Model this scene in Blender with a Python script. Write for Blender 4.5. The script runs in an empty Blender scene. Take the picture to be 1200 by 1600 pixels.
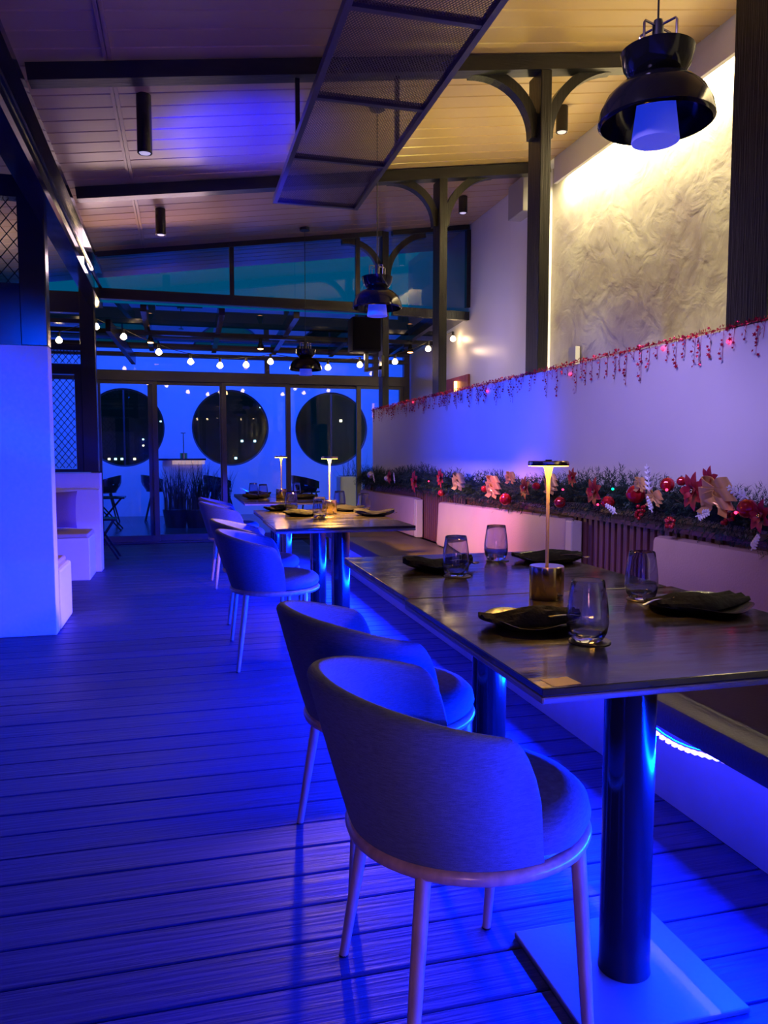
import bpy, bmesh, math, random
from mathutils import Vector, Matrix
PI = math.pi
R = math.radians
random.seed(7)
SC = bpy.context.scene
C = SC.collection

# ------------------------------------------------------------------ camera
cam = bpy.data.cameras.new('camera')
camo = bpy.data.objects.new('camera', cam)
C.objects.link(camo)
cam.sensor_fit = 'VERTICAL'; cam.sensor_height = 36; cam.lens = 27.0
cam.clip_start = 0.05; cam.clip_end = 600
camo.location = (0, 0, 1.16)
camo.rotation_euler = (R(90 - 4.337), 0, -R(14.67))
SC.camera = camo

# ------------------------------------------------------------------ world, exposure
w = bpy.data.worlds.new('night_sky'); SC.world = w; w.use_nodes = True
wb = w.node_tree.nodes['Background']
wb.inputs[0].default_value = (0.0, 0.09, 0.22, 1); wb.inputs[1].default_value = 0.8
SC.view_settings.view_transform = 'Standard'; SC.view_settings.look = 'None'
SC.view_settings.exposure = 0.0; SC.view_settings.gamma = 1.0
SC.view_settings.use_curve_mapping = False
try:
    SC.cycles.use_denoising = True
    SC.cycles.denoiser = 'OPENIMAGEDENOISE'
    SC.cycles.max_bounces = 10; SC.cycles.transparent_max_bounces = 24
    SC.cycles.transmission_bounces = 8; SC.cycles.glossy_bounces = 5
    SC.cycles.sample_clamp_indirect = 4.0
    SC.cycles.caustics_refractive = False; SC.cycles.caustics_reflective = False
except Exception:
    pass

def light(name, typ, loc, energy, color, target=None, **kw):
    l = bpy.data.lights.new(name, typ); l.energy = energy; l.color = color
    for k, v in kw.items(): setattr(l, k, v)
    o = bpy.data.objects.new(name, l); C.objects.link(o); o.location = loc
    if target is not None:
        d = Vector(target) - Vector(loc)
        o.rotation_euler = d.to_track_quat('-Z', 'Y').to_euler()
    return o
def strip_light(name, x, y0, y1, z, energy, color, tx, tz, width=0.02):
    """long thin area light running along the depth axis, aimed towards (tx, tz)"""
    l = bpy.data.lights.new(name, 'AREA'); l.shape = 'RECTANGLE'; l.size = width; l.size_y = y1 - y0
    l.energy = energy; l.color = color
    o = bpy.data.objects.new(name, l); C.objects.link(o)
    d = Vector((tx - x, 0, tz - z)).normalized()
    zz = -d; yy = Vector((0, 1, 0)); xx = yy.cross(zz)
    o.matrix_world = Matrix(((xx.x, yy.x, zz.x, x), (xx.y, yy.y, zz.y, (y0 + y1) / 2), (xx.z, yy.z, zz.z, z), (0, 0, 0, 1)))
    return o
BLUE = (0.0, 0.045, 1.0)
LILAC = (0.50, 0.34, 1.0)
WARM = (1.0, 0.80, 0.34)
LEDBLUE = (0.0, 0.014, 1.0)
strip_light('bench_led_light', 1.385, 0.3, 8.25, 0.335, 1350, LEDBLUE, 0.4, 0.40)
strip_light('bench_led_light_kick', 1.39, 0.3, 8.25, 0.335, 12, LEDBLUE, 1.5, 0.15)
strip_light('cove_light', 3.172, 0.6, 6.1, 3.53, 340, (1.0, 0.84, 0.46), 3.20, 3.0, 0.03)
light('ceiling_fill_warm', 'SPOT', (2.42, 5.25, 1.8), 125, (1.0, 0.84, 0.13), (2.10, 5.25, 3.5), spot_size=R(88), spot_blend=1.0, shadow_soft_size=0.12)  # added fill without a fixture, hidden by the low wall, gilds the right ceiling
light('ceiling_fill_warm_near', 'SPOT', (2.42, 3.4, 1.8), 110, (1.0, 0.84, 0.13), (2.20, 3.4, 3.5), spot_size=R(80), spot_blend=1.0, shadow_soft_size=0.12)  # second added fill for the nearer part of the golden ceiling
light('left_wall_fill_blue', 'SPOT', (-1.3, 0.6, 2.5), 1100, BLUE, (-1.5, 5.2, 0.60), spot_size=R(40), spot_blend=0.8, shadow_soft_size=0.1)  # added unseen spot, turns the left block wall blue
light('low_wall_fill_blue', 'SPOT', (-0.5, 4.0, 2.6), 800, BLUE, (2.1, 5.2, 1.15), spot_size=R(52), spot_blend=1.0, shadow_soft_size=0.1)  # added fill, no fixture: blue patch on the low wall
light('ceiling_fill_blue', 'SPOT', (0.0, 4.4, 0.95), 1800, (0.0, 0.0, 1.0), (0.42, 5.3, 3.2), spot_size=R(31), spot_blend=0.9, shadow_soft_size=0.1)  # added spot without a fixture for the blue patch overhead
light('ceiling_fill_blue_wide', 'SPOT', (0.3, 1.8, 1.5), 60, (0.06, 0.02, 1.0), (0.3, 3.2, 3.2), spot_size=R(100), spot_blend=1.0, shadow_soft_size=0.2)  # weak wide fill added to tint the near ceiling blue
light('low_wall_fill_lilac', 'SPOT', (0.2, 1.6, 2.7), 300, (0.50, 0.37, 1.0), (2.2, 3.2, 1.25), spot_size=R(50), spot_blend=1.0, shadow_soft_size=0.25)  # added lilac fill for the right part of the low wall
light('pad_fill_rose', 'SPOT', (0.3, 4.0, 2.6), 540, (1.0, 0.26, 0.30), (1.88, 4.45, 0.68), spot_size=R(24), spot_blend=1.0, shadow_soft_size=0.1)  # invented pink spot, added to tint the middle back pad
light('rear_fill_warm', 'SPOT', (-0.1, -0.5, 1.0), 22, (1.0, 0.45, 0.32), (0.55, 1.4, 0.42), spot_size=R(34), spot_blend=0.9, shadow_soft_size=0.15)  # unseen warm fill added behind the camera for the nearest chair
light('ambient_terrace', 'AREA', (0.9, 12.4, 3.2), 300, (0.01, 0.05, 1.0), (0.9, 14.6, 1.2), shape='RECTANGLE', size=7.0, size_y=0.8)
light('end_wall_fill', 'AREA', (2.35, 7.3, 2.2), 4.5, (0.60, 0.46, 1.0), (3.1, 7.4, 2.5), shape='DISK', size=0.8)  # added lilac fill to brighten the plain right wall
light('eave_fill_warm', 'AREA', (-0.35, 7.3, 2.80), 6.5, (1.0, 0.66, 0.72), (-0.15, 5.6, 3.25), shape='RECTANGLE', size=1.4, size_y=0.15)  # added warm fill brightening the far left ceiling, no lamp there

light('left_bay_fill_warm', 'AREA', (-1.7, 7.3, 2.35), 5, (1.0, 0.80, 0.60), (-1.7, 7.3, 3.2), shape='DISK', size=0.5)  # added fill so the ceiling behind the lattice shows warm

# ------------------------------------------------------------------ material helpers
def new_mat(name):
    m = bpy.data.materials.new(name); m.use_nodes = True
    nt = m.node_tree
    return m, nt, nt.nodes['Principled BSDF']
def mat(name, col, rough=0.5, metal=0.0, spec=0.5, noise=0.0, nscale=(8, 8, 8), bump=0.0, bscale=None, detail=4, emit=None, es=0.0, sheen=0.0, rvar=0.0, rand=0.0, coat=0.0):
    m, nt, b = new_mat(name)
    b.inputs['Roughness'].default_value = rough
    b.inputs['Metallic'].default_value = metal
    b.inputs['Specular IOR Level'].default_value = spec
    if sheen: b.inputs['Sheen Weight'].default_value = sheen
    if coat:
        b.inputs['Coat Weight'].default_value = coat; b.inputs['Coat Roughness'].default_value = 0.15
    if emit:
        b.inputs['Emission Color'].default_value = (*emit, 1); b.inputs['Emission Strength'].default_value = es
    tc = nt.nodes.new('ShaderNodeTexCoord')
    src = tc.outputs['Object']
    if rand:
        oi = nt.nodes.new('ShaderNodeObjectInfo')
        mu = nt.nodes.new('ShaderNodeMath'); mu.operation = 'MULTIPLY'; mu.inputs[1].default_value = 37.0
        nt.links.new(oi.outputs['Random'], mu.inputs[0])
        ad = nt.nodes.new('ShaderNodeVectorMath'); ad.operation = 'ADD'
        nt.links.new(tc.outputs['Object'], ad.inputs[0]); nt.links.new(mu.outputs[0], ad.inputs[1])
        src = ad.outputs[0]
    mp = nt.nodes.new('ShaderNodeMapping'); mp.inputs['Scale'].default_value = nscale
    nt.links.new(src, mp.inputs[0])
    nz = nt.nodes.new('ShaderNodeTexNoise'); nz.inputs['Scale'].default_value = 1.0; nz.inputs['Detail'].default_value = detail
    nt.links.new(mp.outputs[0], nz.inputs['Vector'])
    cr = nt.nodes.new('ShaderNodeValToRGB')
    cr.color_ramp.elements[0].position = 0.3; cr.color_ramp.elements[1].position = 0.7
    cr.color_ramp.elements[0].color = tuple(c * (1 - noise) for c in col) + (1,)
    cr.color_ramp.elements[1].color = tuple(min(1, c * (1 + noise)) for c in col) + (1,)
    nt.links.new(nz.outputs['Fac'], cr.inputs[0])
    out = cr.outputs[0]
    if rand:
        hv = nt.nodes.new('ShaderNodeHueSaturation')
        mr = nt.nodes.new('ShaderNodeMapRange'); mr.inputs[3].default_value = 1 - rand; mr.inputs[4].default_value = 1 + rand
        nt.links.new(oi.outputs['Random'], mr.inputs[0]); nt.links.new(mr.outputs[0], hv.inputs['Value'])
        nt.links.new(out, hv.inputs['Color']); out = hv.outputs[0]
    nt.links.new(out, b.inputs['Base Color'])
    if rvar:
        mr2 = nt.nodes.new('ShaderNodeMapRange'); mr2.inputs[1].default_value = 0.3; mr2.inputs[2].default_value = 0.7
        mr2.inputs[3].default_value = max(0.02, rough - rvar); mr2.inputs[4].default_value = min(1, rough + rvar)
        nt.links.new(nz.outputs['Fac'], mr2.inputs[0]); nt.links.new(mr2.outputs[0], b.inputs['Roughness'])
    if bump:
        mp2 = nt.nodes.new('ShaderNodeMapping'); mp2.inputs['Scale'].default_value = bscale or nscale
        nt.links.new(src, mp2.inputs[0])
        n2 = nt.nodes.new('ShaderNodeTexNoise'); n2.inputs['Scale'].default_value = 1.0; n2.inputs['Detail'].default_value = detail
        nt.links.new(mp2.outputs[0], n2.inputs['Vector'])
        bp = nt.nodes.new('ShaderNodeBump'); bp.inputs['Strength'].default_value = bump; bp.inputs['Distance'].default_value = 0.01
        nt.links.new(n2.outputs['Fac'], bp.inputs['Height']); nt.links.new(bp.outputs[0], b.inputs['Normal'])
    return m
def emis(name, col, s):
    m, nt, b = new_mat(name)
    b.inputs['Base Color'].default_value = (*col, 1)
    b.inputs['Emission Color'].default_value = (*col, 1); b.inputs['Emission Strength'].default_value = s
    return m
def pane_mat(name, tint, ior=1.6, rough=0.01, refl=(1, 1, 1)):
    """clear flat pane: fresnel mix of see-through and mirror"""
    m = bpy.data.materials.new(name); m.use_nodes = True; nt = m.node_tree
    nt.nodes.remove(nt.nodes['Principled BSDF']); out = nt.nodes['Material Output']
    tr = nt.nodes.new('ShaderNodeBsdfTransparent'); tr.inputs[0].default_value = (*tint, 1)
    gl = nt.nodes.new('ShaderNodeBsdfGlossy'); gl.inputs['Roughness'].default_value = rough; gl.inputs[0].default_value = (*refl, 1)
    fr = nt.nodes.new('ShaderNodeFresnel'); fr.inputs[0].default_value = ior
    mx = nt.nodes.new('ShaderNodeMixShader')
    nt.links.new(fr.outputs[0], mx.inputs[0]); nt.links.new(tr.outputs[0], mx.inputs[1]); nt.links.new(gl.outputs[0], mx.inputs[2])
    nt.links.new(mx.outputs[0], out.inputs[0])
    return m
def glass_mat(name, col, ior=1.45):
    m, nt, b = new_mat(name)
    b.inputs['Base Color'].default_value = (*col, 1); b.inputs['Roughness'].default_value = 0.0
    b.inputs['IOR'].default_value = ior; b.inputs['Transmission Weight'].default_value = 1.0
    return m
def weave_mat(name, col):
    m, nt, b = new_mat(name)
    b.inputs['Roughness'].default_value = 0.9; b.inputs['Sheen Weight'].default_value = 0.05
    tc = nt.nodes.new('ShaderNodeTexCoord')
    mp = nt.nodes.new('ShaderNodeMapping'); mp.inputs['Scale'].default_value = (1, 1, 1)
    nt.links.new(tc.outputs['Object'], mp.inputs[0])
    nz = nt.nodes.new('ShaderNodeTexNoise'); nz.inputs['Scale'].default_value = 1
    m2 = nt.nodes.new('ShaderNodeMapping'); m2.inputs['Scale'].default_value = (60, 60, 700)
    nt.links.new(tc.outputs['Object'], m2.inputs[0]); nt.links.new(m2.outputs[0], nz.inputs['Vector'])
    wv = nt.nodes.new('ShaderNodeTexNoise'); wv.inputs['Scale'].default_value = 900
    nt.links.new(mp.outputs[0], wv.inputs['Vector'])
    ad = nt.nodes.new('ShaderNodeMath'); ad.operation = 'ADD'
    nt.links.new(nz.outputs['Fac'], ad.inputs[0]); nt.links.new(wv.outputs['Fac'], ad.inputs[1])
    cr = nt.nodes.new('ShaderNodeValToRGB')
    cr.color_ramp.elements[0].position = 0.35; cr.color_ramp.elements[1].position = 0.68
    cr.color_ramp.elements[0].color = tuple(c * 0.6 for c in col) + (1,); cr.color_ramp.elements[1].color = tuple(c * 1.35 for c in col) + (1,)
    hf = nt.nodes.new('ShaderNodeMath'); hf.operation = 'MULTIPLY'; hf.inputs[1].default_value = 0.5
    nt.links.new(ad.outputs[0], hf.inputs[0]); nt.links.new(hf.outputs[0], cr.inputs[0]); nt.links.new(cr.outputs[0], b.inputs['Base Color'])
    bp = nt.nodes.new('ShaderNodeBump'); bp.inputs['Strength'].default_value = 0.35; bp.inputs['Distance'].default_value = 0.002
    nt.links.new(ad.outputs[0], bp.inputs['Height']); nt.links.new(bp.outputs[0], b.inputs['Normal'])
    return m

M = {}
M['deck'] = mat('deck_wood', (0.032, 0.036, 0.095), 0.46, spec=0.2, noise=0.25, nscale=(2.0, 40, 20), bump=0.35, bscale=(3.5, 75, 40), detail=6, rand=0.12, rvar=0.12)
M['under'] = mat('under_deck', (0.02, 0.02, 0.02), 0.9)
M['ceil'] = mat('ceiling_wood', (0.44, 0.29, 0.155), 0.30, noise=0.02, nscale=(1.2, 30, 30), bump=0.04, bscale=(2, 25, 20), rand=0.05, rvar=0.015)
M['ceil_strip'] = mat('ceiling_batten', (0.42, 0.27, 0.15), 0.35)
M['white'] = mat('white_plaster', (0.74, 0.72, 0.72), 0.55, noise=0.04, nscale=(2, 2, 2), bump=0.05, bscale=(14, 14, 14))
M['white_gloss'] = mat('white_gloss_panel', (0.72, 0.70, 0.70), 0.3, noise=0.03, nscale=(1, 1, 1), bump=0.08, bscale=(2.5, 2.5, 2.5))
M['black'] = mat('black_painted_wood', (0.008, 0.008, 0.007), 0.36, spec=0.4, noise=0.35, nscale=(60, 60, 2), bump=0.4, bscale=(140, 140, 4), detail=5)
M['beam'] = mat('dark_beam_paint', (0.010, 0.010, 0.012), 0.32, spec=0.4, noise=0.25, nscale=(3, 40, 40), bump=0.15, bscale=(5, 80, 80))
M['gloss'] = mat('gloss_black_steel', (0.02, 0.02, 0.022), 0.12, noise=0.3, nscale=(6, 3, 6), bump=0.25, bscale=(5, 2.5, 5), detail=2)
M['metal_black'] = mat('satin_black_metal', (0.012, 0.012, 0.014), 0.22, bump=0.04, bscale=(200, 200, 200))
M['alu'] = mat('dark_window_frame', (0.045, 0.04, 0.045), 0.35, noise=0.1)
M['table'] = mat('table_laminate', (0.034, 0.028, 0.022), 0.17, spec=0.5, noise=0.45, nscale=(3, 22, 3), bump=0.06, bscale=(9, 50, 9), detail=6, rvar=0.09)
M['table_edge'] = mat('table_edge_band', (0.16, 0.16, 0.17), 0.35)
M['column'] = mat('pedestal_black', (0.010, 0.010, 0.013), 0.16, spec=0.4)
M['plate_base'] = mat('pedestal_plate_steel', (0.10, 0.10, 0.11), 0.45, bump=0.05, bscale=(60, 60, 60))
M['fabric'] = weave_mat('charcoal_weave', (0.085, 0.10, 0.135))
M['chairmetal'] = mat('wood_look_tube', (0.42, 0.27, 0.19), 0.32, noise=0.18, nscale=(60, 60, 8), coat=0.3)
M['gold'] = mat('brushed_brass', (0.72, 0.58, 0.32), 0.14, metal=1.0, noise=0.05, nscale=(4, 4, 200))
M['stem'] = mat('lamp_stem_lacquer', (0.75, 0.50, 0.22), 0.35, metal=0.45)
M['lampglow'] = emis('lamp_led_ring', (1.0, 0.42, 0.04), 30)
M['glass'] = glass_mat('smoked_glass', (0.66, 0.68, 0.86), 1.5)
M['napkin'] = mat('black_cloth', (0.006, 0.006, 0.008), 0.9, spec=0.2, bump=0.5, bscale=(60, 60, 60))
M['plate'] = mat('black_stoneware', (0.015, 0.015, 0.018), 0.22, bump=0.15, bscale=(40, 40, 40))
M['coaster'] = mat('dark_coaster', (0.05, 0.045, 0.04), 0.35)
M['steel'] = mat('polished_steel', (0.75, 0.72, 0.68), 0.15, metal=1.0)
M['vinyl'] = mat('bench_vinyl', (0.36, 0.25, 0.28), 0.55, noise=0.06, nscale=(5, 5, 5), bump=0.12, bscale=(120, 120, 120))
M['vinyl_edge'] = mat('bench_seam', (0.50, 0.42, 0.40), 0.5)
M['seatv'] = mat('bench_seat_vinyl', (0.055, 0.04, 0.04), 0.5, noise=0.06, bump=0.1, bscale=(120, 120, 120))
M['slat'] = mat('red_brown_slat', (0.10, 0.030, 0.035), 0.4, noise=0.25, nscale=(60, 60, 3), bump=0.2, bscale=(90, 90, 5))
M['kick'] = mat('kick_board', (0.42, 0.42, 0.45), 0.5, noise=0.05)
M['led'] = emis('blue_led', (0.30, 0.18, 1.0), 9)
M['ledcase'] = mat('led_strip_tape', (0.6, 0.6, 0.65), 0.4)
M['coveled'] = emis('cove_tube', (1.0, 0.86, 0.45), 9)
M['bulb'] = emis('warm_filament_bulb', (1.0, 0.70, 0.34), 30)
M['lens'] = emis('downlight_lens', (0.85, 0.75, 1.0), 0.5)
M['spotglow'] = emis('warm_spot_lens', (1.0, 0.38, 0.14), 9)
M['opal'] = mat('opal_diffuser', (0.40, 0.40, 0.50), 0.4, emit=(0.015, 0.05, 1.0), es=0.50)  # weak blue emission stands in for LED light reaching it from below
M['pend'] = mat('pendant_black_enamel', (0.005, 0.005, 0.006), 0.12, spec=0.35, bump=0.03, bscale=(40, 40, 40))
M['wire'] = mat('chrome_wire', (0.55, 0.5, 0.5), 0.25, metal=1.0)
M['cable'] = mat('black_cable', (0.01, 0.01, 0.01), 0.5)
M['pine'] = mat('pine_needles', (0.006, 0.038, 0.028), 0.6, noise=0.5, nscale=(30, 30, 30))
M['pine2'] = mat('pine_core', (0.01, 0.03, 0.022), 0.8)
M['redfoil'] = mat('red_foil', (0.55, 0.008, 0.05), 0.25, metal=0.5, noise=0.4, nscale=(60, 60, 60))
M['redball'] = mat('red_bauble_gloss', (0.50, 0.012, 0.02), 0.12, metal=0.35, noise=0.4, nscale=(60, 60, 15), coat=0.4)
M['petal'] = mat('red_velvet_petal', (0.34, 0.006, 0.018), 0.5, noise=0.3, nscale=(40, 40, 40))
M['bow'] = mat('champagne_ribbon', (0.80, 0.46, 0.16), 0.30, metal=0.3, noise=0.12, nscale=(20, 20, 20))
M['sprig'] = mat('white_glitter_twig', (0.85, 0.85, 0.9), 0.5)
M['silver'] = mat('pale_silver_ball', (0.7, 0.68, 0.75), 0.2, metal=0.7)
M['greenled'] = emis('green_fairy_bulb', (0.0, 1.0, 0.3), 5)
M['redled'] = emis('red_fairy_bulb', (1.0, 0.02, 0.08), 6)
M['pane'] = pane_mat('clear_pane', (0.90, 0.94, 0.96), 1.48)
M['pane_up'] = pane_mat('upper_pane', (0.80, 0.90, 0.95), 1.7)
M['pane_roof'] = pane_mat('dark_roof_pane', (0.05, 0.07, 0.09), 1.9)
M['paper'] = mat('printed_sticker', (0.75, 0.50, 0.30), 0.5)
M['speaker'] = mat('speaker_cabinet', (0.006, 0.006, 0.007), 0.6, spec=0.2)
M['grille'] = mat('speaker_grille', (0.004, 0.004, 0.004), 0.8, spec=0.1, bump=0.5, bscale=(300, 300, 300))
M['acgrey'] = mat('grey_sheet_metal', (0.35, 0.34, 0.33), 0.4)
M['framewood'] = mat('red_wood_lamp_board', (0.30, 0.07, 0.05), 0.4, noise=0.3, nscale=(4, 30, 4))
M['amber'] = emis('amber_tube', (1.0, 0.45, 0.12), 10)
M['building'] = mat('tower_facade', (0.012, 0.022, 0.03), 0.8)
M['win_warm'] = emis('lit_window_warm', (1.0, 0.85, 0.55), 3)
M['win_cool'] = emis('lit_window_cool', (0.5, 0.8, 1.0), 3)
M['plantleaf'] = mat('dark_grass_leaf', (0.02, 0.05, 0.03), 0.5)
M['cushion'] = mat('dusky_cushion', (0.20, 0.12, 0.22), 0.9, bump=0.3, bscale=(150, 150, 150))
M['tan'] = mat('tan_seat_pad', (0.45, 0.35, 0.25), 0.8)
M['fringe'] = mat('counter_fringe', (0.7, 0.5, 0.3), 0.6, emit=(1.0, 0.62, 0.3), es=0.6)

def plaster():
    m, nt, b = new_mat('rough_plaster'); b.inputs['Roughness'].default_value = 0.75
    tc = nt.nodes.new('ShaderNodeTexCoord')
    n1 = nt.nodes.new('ShaderNodeTexNoise'); n1.inputs['Scale'].default_value = 1.5; n1.inputs['Detail'].default_value = 8; n1.inputs['Distortion'].default_value = 0.8
    n2 = nt.nodes.new('ShaderNodeTexNoise'); n2.inputs['Scale'].default_value = 5; n2.inputs['Detail'].default_value = 5; n2.inputs['Distortion'].default_value = 1.2
    nt.links.new(tc.outputs['Object'], n1.inputs[0]); nt.links.new(tc.outputs['Object'], n2.inputs[0])
    cr = nt.nodes.new('ShaderNodeValToRGB'); cr.color_ramp.elements[0].position = 0.36; cr.color_ramp.elements[1].position = 0.62
    cr.color_ramp.elements[0].color = (0.34, 0.28, 0.27, 1); cr.color_ramp.elements[1].color = (0.60, 0.56, 0.44, 1)
    nt.links.new(n1.outputs['Fac'], cr.inputs[0]); nt.links.new(cr.outputs[0], b.inputs['Base Color'])
    bp = nt.nodes.new('ShaderNodeBump'); bp.inputs['Strength'].default_value = 0.45; bp.inputs['Distance'].default_value = 0.010
    ad = nt.nodes.new('ShaderNodeMath'); ad.operation = 'ADD'
    nt.links.new(n1.outputs['Fac'], ad.inputs[0]); nt.links.new(n2.outputs['Fac'], ad.inputs[1])
    nt.links.new(ad.outputs[0], bp.inputs['Height']); nt.links.new(bp.outputs[0], b.inputs['Normal'])
    return m
M['plaster'] = plaster()

# ------------------------------------------------------------------ geometry helpers
def bx(bm, x0, x1, y0, y1, z0, z1, bev=0.0):
    g = bmesh.ops.create_cube(bm, size=1.0)
    vs = g['verts']
    for v in vs:
        v.co = Vector((x0 + (v.co.x + .5) * (x1 - x0), y0 + (v.co.y + .5) * (y1 - y0), z0 + (v.co.z + .5) * (z1 - z0)))
    if bev > 0:
        es = list({e for v in vs for e in v.link_edges})
        bmesh.ops.bevel(bm, geom=es, offset=bev, segments=2, affect='EDGES', profile=0.5)
def beam(bm, p0, p1, wd, h, up=(0, 0, 1)):
    p0 = Vector(p0); p1 = Vector(p1); d = (p1 - p0); L = d.length; d.normalize()
    s = d.cross(Vector(up))
    if s.length < 1e-5: s = d.cross(Vector((1, 0, 0)))
    s.normalize(); u = s.cross(d)
    vs = [bm.verts.new(p + s * a * wd / 2 + u * b * h / 2) for p in (p0, p1) for a, b in ((-1, -1), (1, -1), (1, 1), (-1, 1))]
    for f in ((3, 2, 1, 0), (4, 5, 6, 7), (0, 1, 5, 4), (1, 2, 6, 5), (2, 3, 7, 6), (3, 0, 4, 7)):
        bm.faces.new([vs[i] for i in f])
def lathe(bm, prof, c=(0, 0, 0), seg=32, close=False):
    rings = []
    for r, z in prof:
        if r < 1e-6: rings.append([bm.verts.new((c[0], c[1], c[2] + z))])
        else: rings.append([bm.verts.new((c[0] + r * math.cos(2 * PI * i / seg), c[1] + r * math.sin(2 * PI * i / seg), c[2] + z)) for i in range(seg)])
    pairs = list(zip(rings, rings[1:]))
    if close: pairs.append((rings[-1], rings[0]))
    for a, b in pairs:
        if len(a) == 1 and len(b) == 1: continue
        for i in range(seg):
            j = (i + 1) % seg
            if len(a) == 1: bm.faces.new((a[0], b[j], b[i]))
            elif len(b) == 1: bm.faces.new((a[i], a[j], b[0]))
            else: bm.faces.new((a[i], a[j], b[j], b[i]))
def tube(bm, pts, r, seg=8, closed=False):
    pts = [Vector(p) for p in pts]; n = len(pts)
    rr = r if isinstance(r, (list, tuple)) else [r] * n
    rings = []; pu = None
    for i, p in enumerate(pts):
        if closed: d = pts[(i + 1) % n] - pts[i - 1]
        else: d = pts[min(i + 1, n - 1)] - pts[max(i - 1, 0)]
        d.normalize()
        if pu is None:
            u = d.cross(Vector((0, 0, 1)))
            if u.length < 1e-4: u = d.cross(Vector((1, 0, 0)))
        else: u = pu - d * pu.dot(d)
        u.normalize(); pu = u; v = d.cross(u)
        rings.append([bm.verts.new(p + (u * math.cos(2 * PI * k / seg) + v * math.sin(2 * PI * k / seg)) * rr[i]) for k in range(seg)])
    m = n if closed else n - 1
    for i in range(m):
        a = rings[i]; b = rings[(i + 1) % n]
        for k in range(seg):
            l = (k + 1) % seg
            bm.faces.new((a[k], a[l], b[l], b[k]))
    if not closed:
        bm.faces.new(rings[0][::-1]); bm.faces.new(rings[-1])
def mesh_from(bm, name, material, smooth=False):
    bmesh.ops.recalc_face_normals(bm, faces=bm.faces)
    me = bpy.data.meshes.new(name); bm.to_mesh(me); bm.free()
    if smooth:
        me.polygons.foreach_set('use_smooth', [True] * len(me.polygons))
        try: me.set_sharp_from_angle(angle=R(40))
        except Exception: pass
    if material: me.materials.append(material)
    return me
def obj(name, bm, material, parent=None, smooth=False, loc=None, rot=None):
    me = mesh_from(bm, name, material, smooth)
    o = bpy.data.objects.new(name, me); C.objects.link(o)
    if parent is not None: o.parent = parent
    if loc: o.location = loc
    if rot: o.rotation_euler = rot
    return o
def tag(o, label, cat, group=None, kind=None):
    o['label'] = label; o['category'] = cat
    if group: o['group'] = group
    if kind: o['kind'] = kind
    return o
def thing(name, label, cat, loc=(0, 0, 0), rz=0, group=None):
    o = bpy.data.objects.new(name, None); C.objects.link(o); o.empty_display_size = 0.05
    o.location = loc; o.rotation_euler = (0, 0, rz)
    return tag(o, label, cat, group)
def struct(name, bm, m, parent=None, smooth=False):
    o = obj(name, bm, m, parent, smooth)
    if parent is None: o['kind'] = 'structure'
    return o
def BM(): return bmesh.new()
def box(name, m, parent, *a, bev=0.0, smooth=False):
    b = BM(); bx(b, *a, bev); return obj(name, b, m, parent, smooth)
def copy_thing(root, loc, rz=None, label=None, group=None):
    r = root.copy(); C.objects.link(r); r.location = loc
    if rz is not None: r.rotation_euler = (0, 0, rz)
    if label: r['label'] = label
    if group: r['group'] = group
    for ch in list(root.children):
        c = ch.copy(); C.objects.link(c); c.parent = r
        for g in list(ch.children):
            d = g.copy(); C.objects.link(d); d.parent = c
    return r
def zc(x): return 3.225 + 0.14 * x        # underside of the sloping ceiling

# ================================================================== SETTING
# floor: dark slab with individual deck planks
bm = BM(); bx(bm, -3.7, 3.4, -1.0, 16.0, -0.12, -0.03); floor = struct('floor', bm, M['under'])
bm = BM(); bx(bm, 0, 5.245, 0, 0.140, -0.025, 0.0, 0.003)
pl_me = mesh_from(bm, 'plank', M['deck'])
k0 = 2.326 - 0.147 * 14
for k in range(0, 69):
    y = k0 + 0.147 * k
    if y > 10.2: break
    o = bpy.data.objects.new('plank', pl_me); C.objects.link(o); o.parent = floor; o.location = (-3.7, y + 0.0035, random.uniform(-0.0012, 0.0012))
bm = BM(); bx(bm, -3.7, 3.4, 10.45, 15.0, -0.03, -0.001); struct('floor_terrace', bm, mat('terrace_tile', (0.05, 0.05, 0.06), 0.2))
bm = BM(); bx(bm, 1.545, 3.1, 0.0, 10.3, -0.03, -0.001); struct('floor_bench_side', bm, M['under'])

# ceiling: slab with boards
bm = BM()
def slope_slab(bm, x0, x1, y0, y1, t0, t1, bev=0):
    vs = []
    for y in (y0, y1):
        for x, t in ((x0, t0), (x1, t0), (x1, t1), (x0, t1)):
            vs.append(bm.verts.new((x, y, zc(x) + t)))
    for f in ((3, 2, 1, 0), (4, 5, 6, 7), (0, 1, 5, 4), (1, 2, 6, 5), (2, 3, 7, 6), (3, 0, 4, 7)):
        bm.faces.new([vs[i] for i in f])
    if bev:
        es = [e for e in bm.edges if abs(e.verts[0].co.y - e.verts[1].co.y) < 1e-6 and abs(e.verts[0].co.x - e.verts[1].co.x) > 1 and e.verts[0].co.z < zc(e.verts[0].co.x) + t0 + 0.001]
        bmesh.ops.bevel(bm, geom=es, offset=bev, segments=1, affect='EDGES')
slope_slab(bm, -3.7, 3.1, -1.0, 9.3, 0.02, 0.12); ceiling = struct('ceiling', bm, M['ceil'])
bm = BM(); slope_slab(bm, -3.7, 3.095, 0, 0.166, 0.0, 0.018, 0.006); cb_me = mesh_from(bm, 'ceiling_board', M['ceil'])
k = 0; y = 0.5
while y < 9.1:
    o = bpy.data.objects.new('ceiling_board', cb_me); C.objects.link(o); o.parent = ceiling; o.location = (0, y, 0); y += 0.169
for xs in (-0.33,):
    bm = BM()
    for (a, b_) in ((0.5, 2.44), (2.56, 4.31), (4.43, 6.14), (6.26, 8.04)):
        for dx in (-0.012, 0.012):
            beam(bm, (xs + dx, a, zc(xs) - 0.006), (xs + dx, b_, zc(xs) - 0.006), 0.018, 0.012)
    obj('batten', bm, M['ceil_strip'], ceiling)

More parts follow.
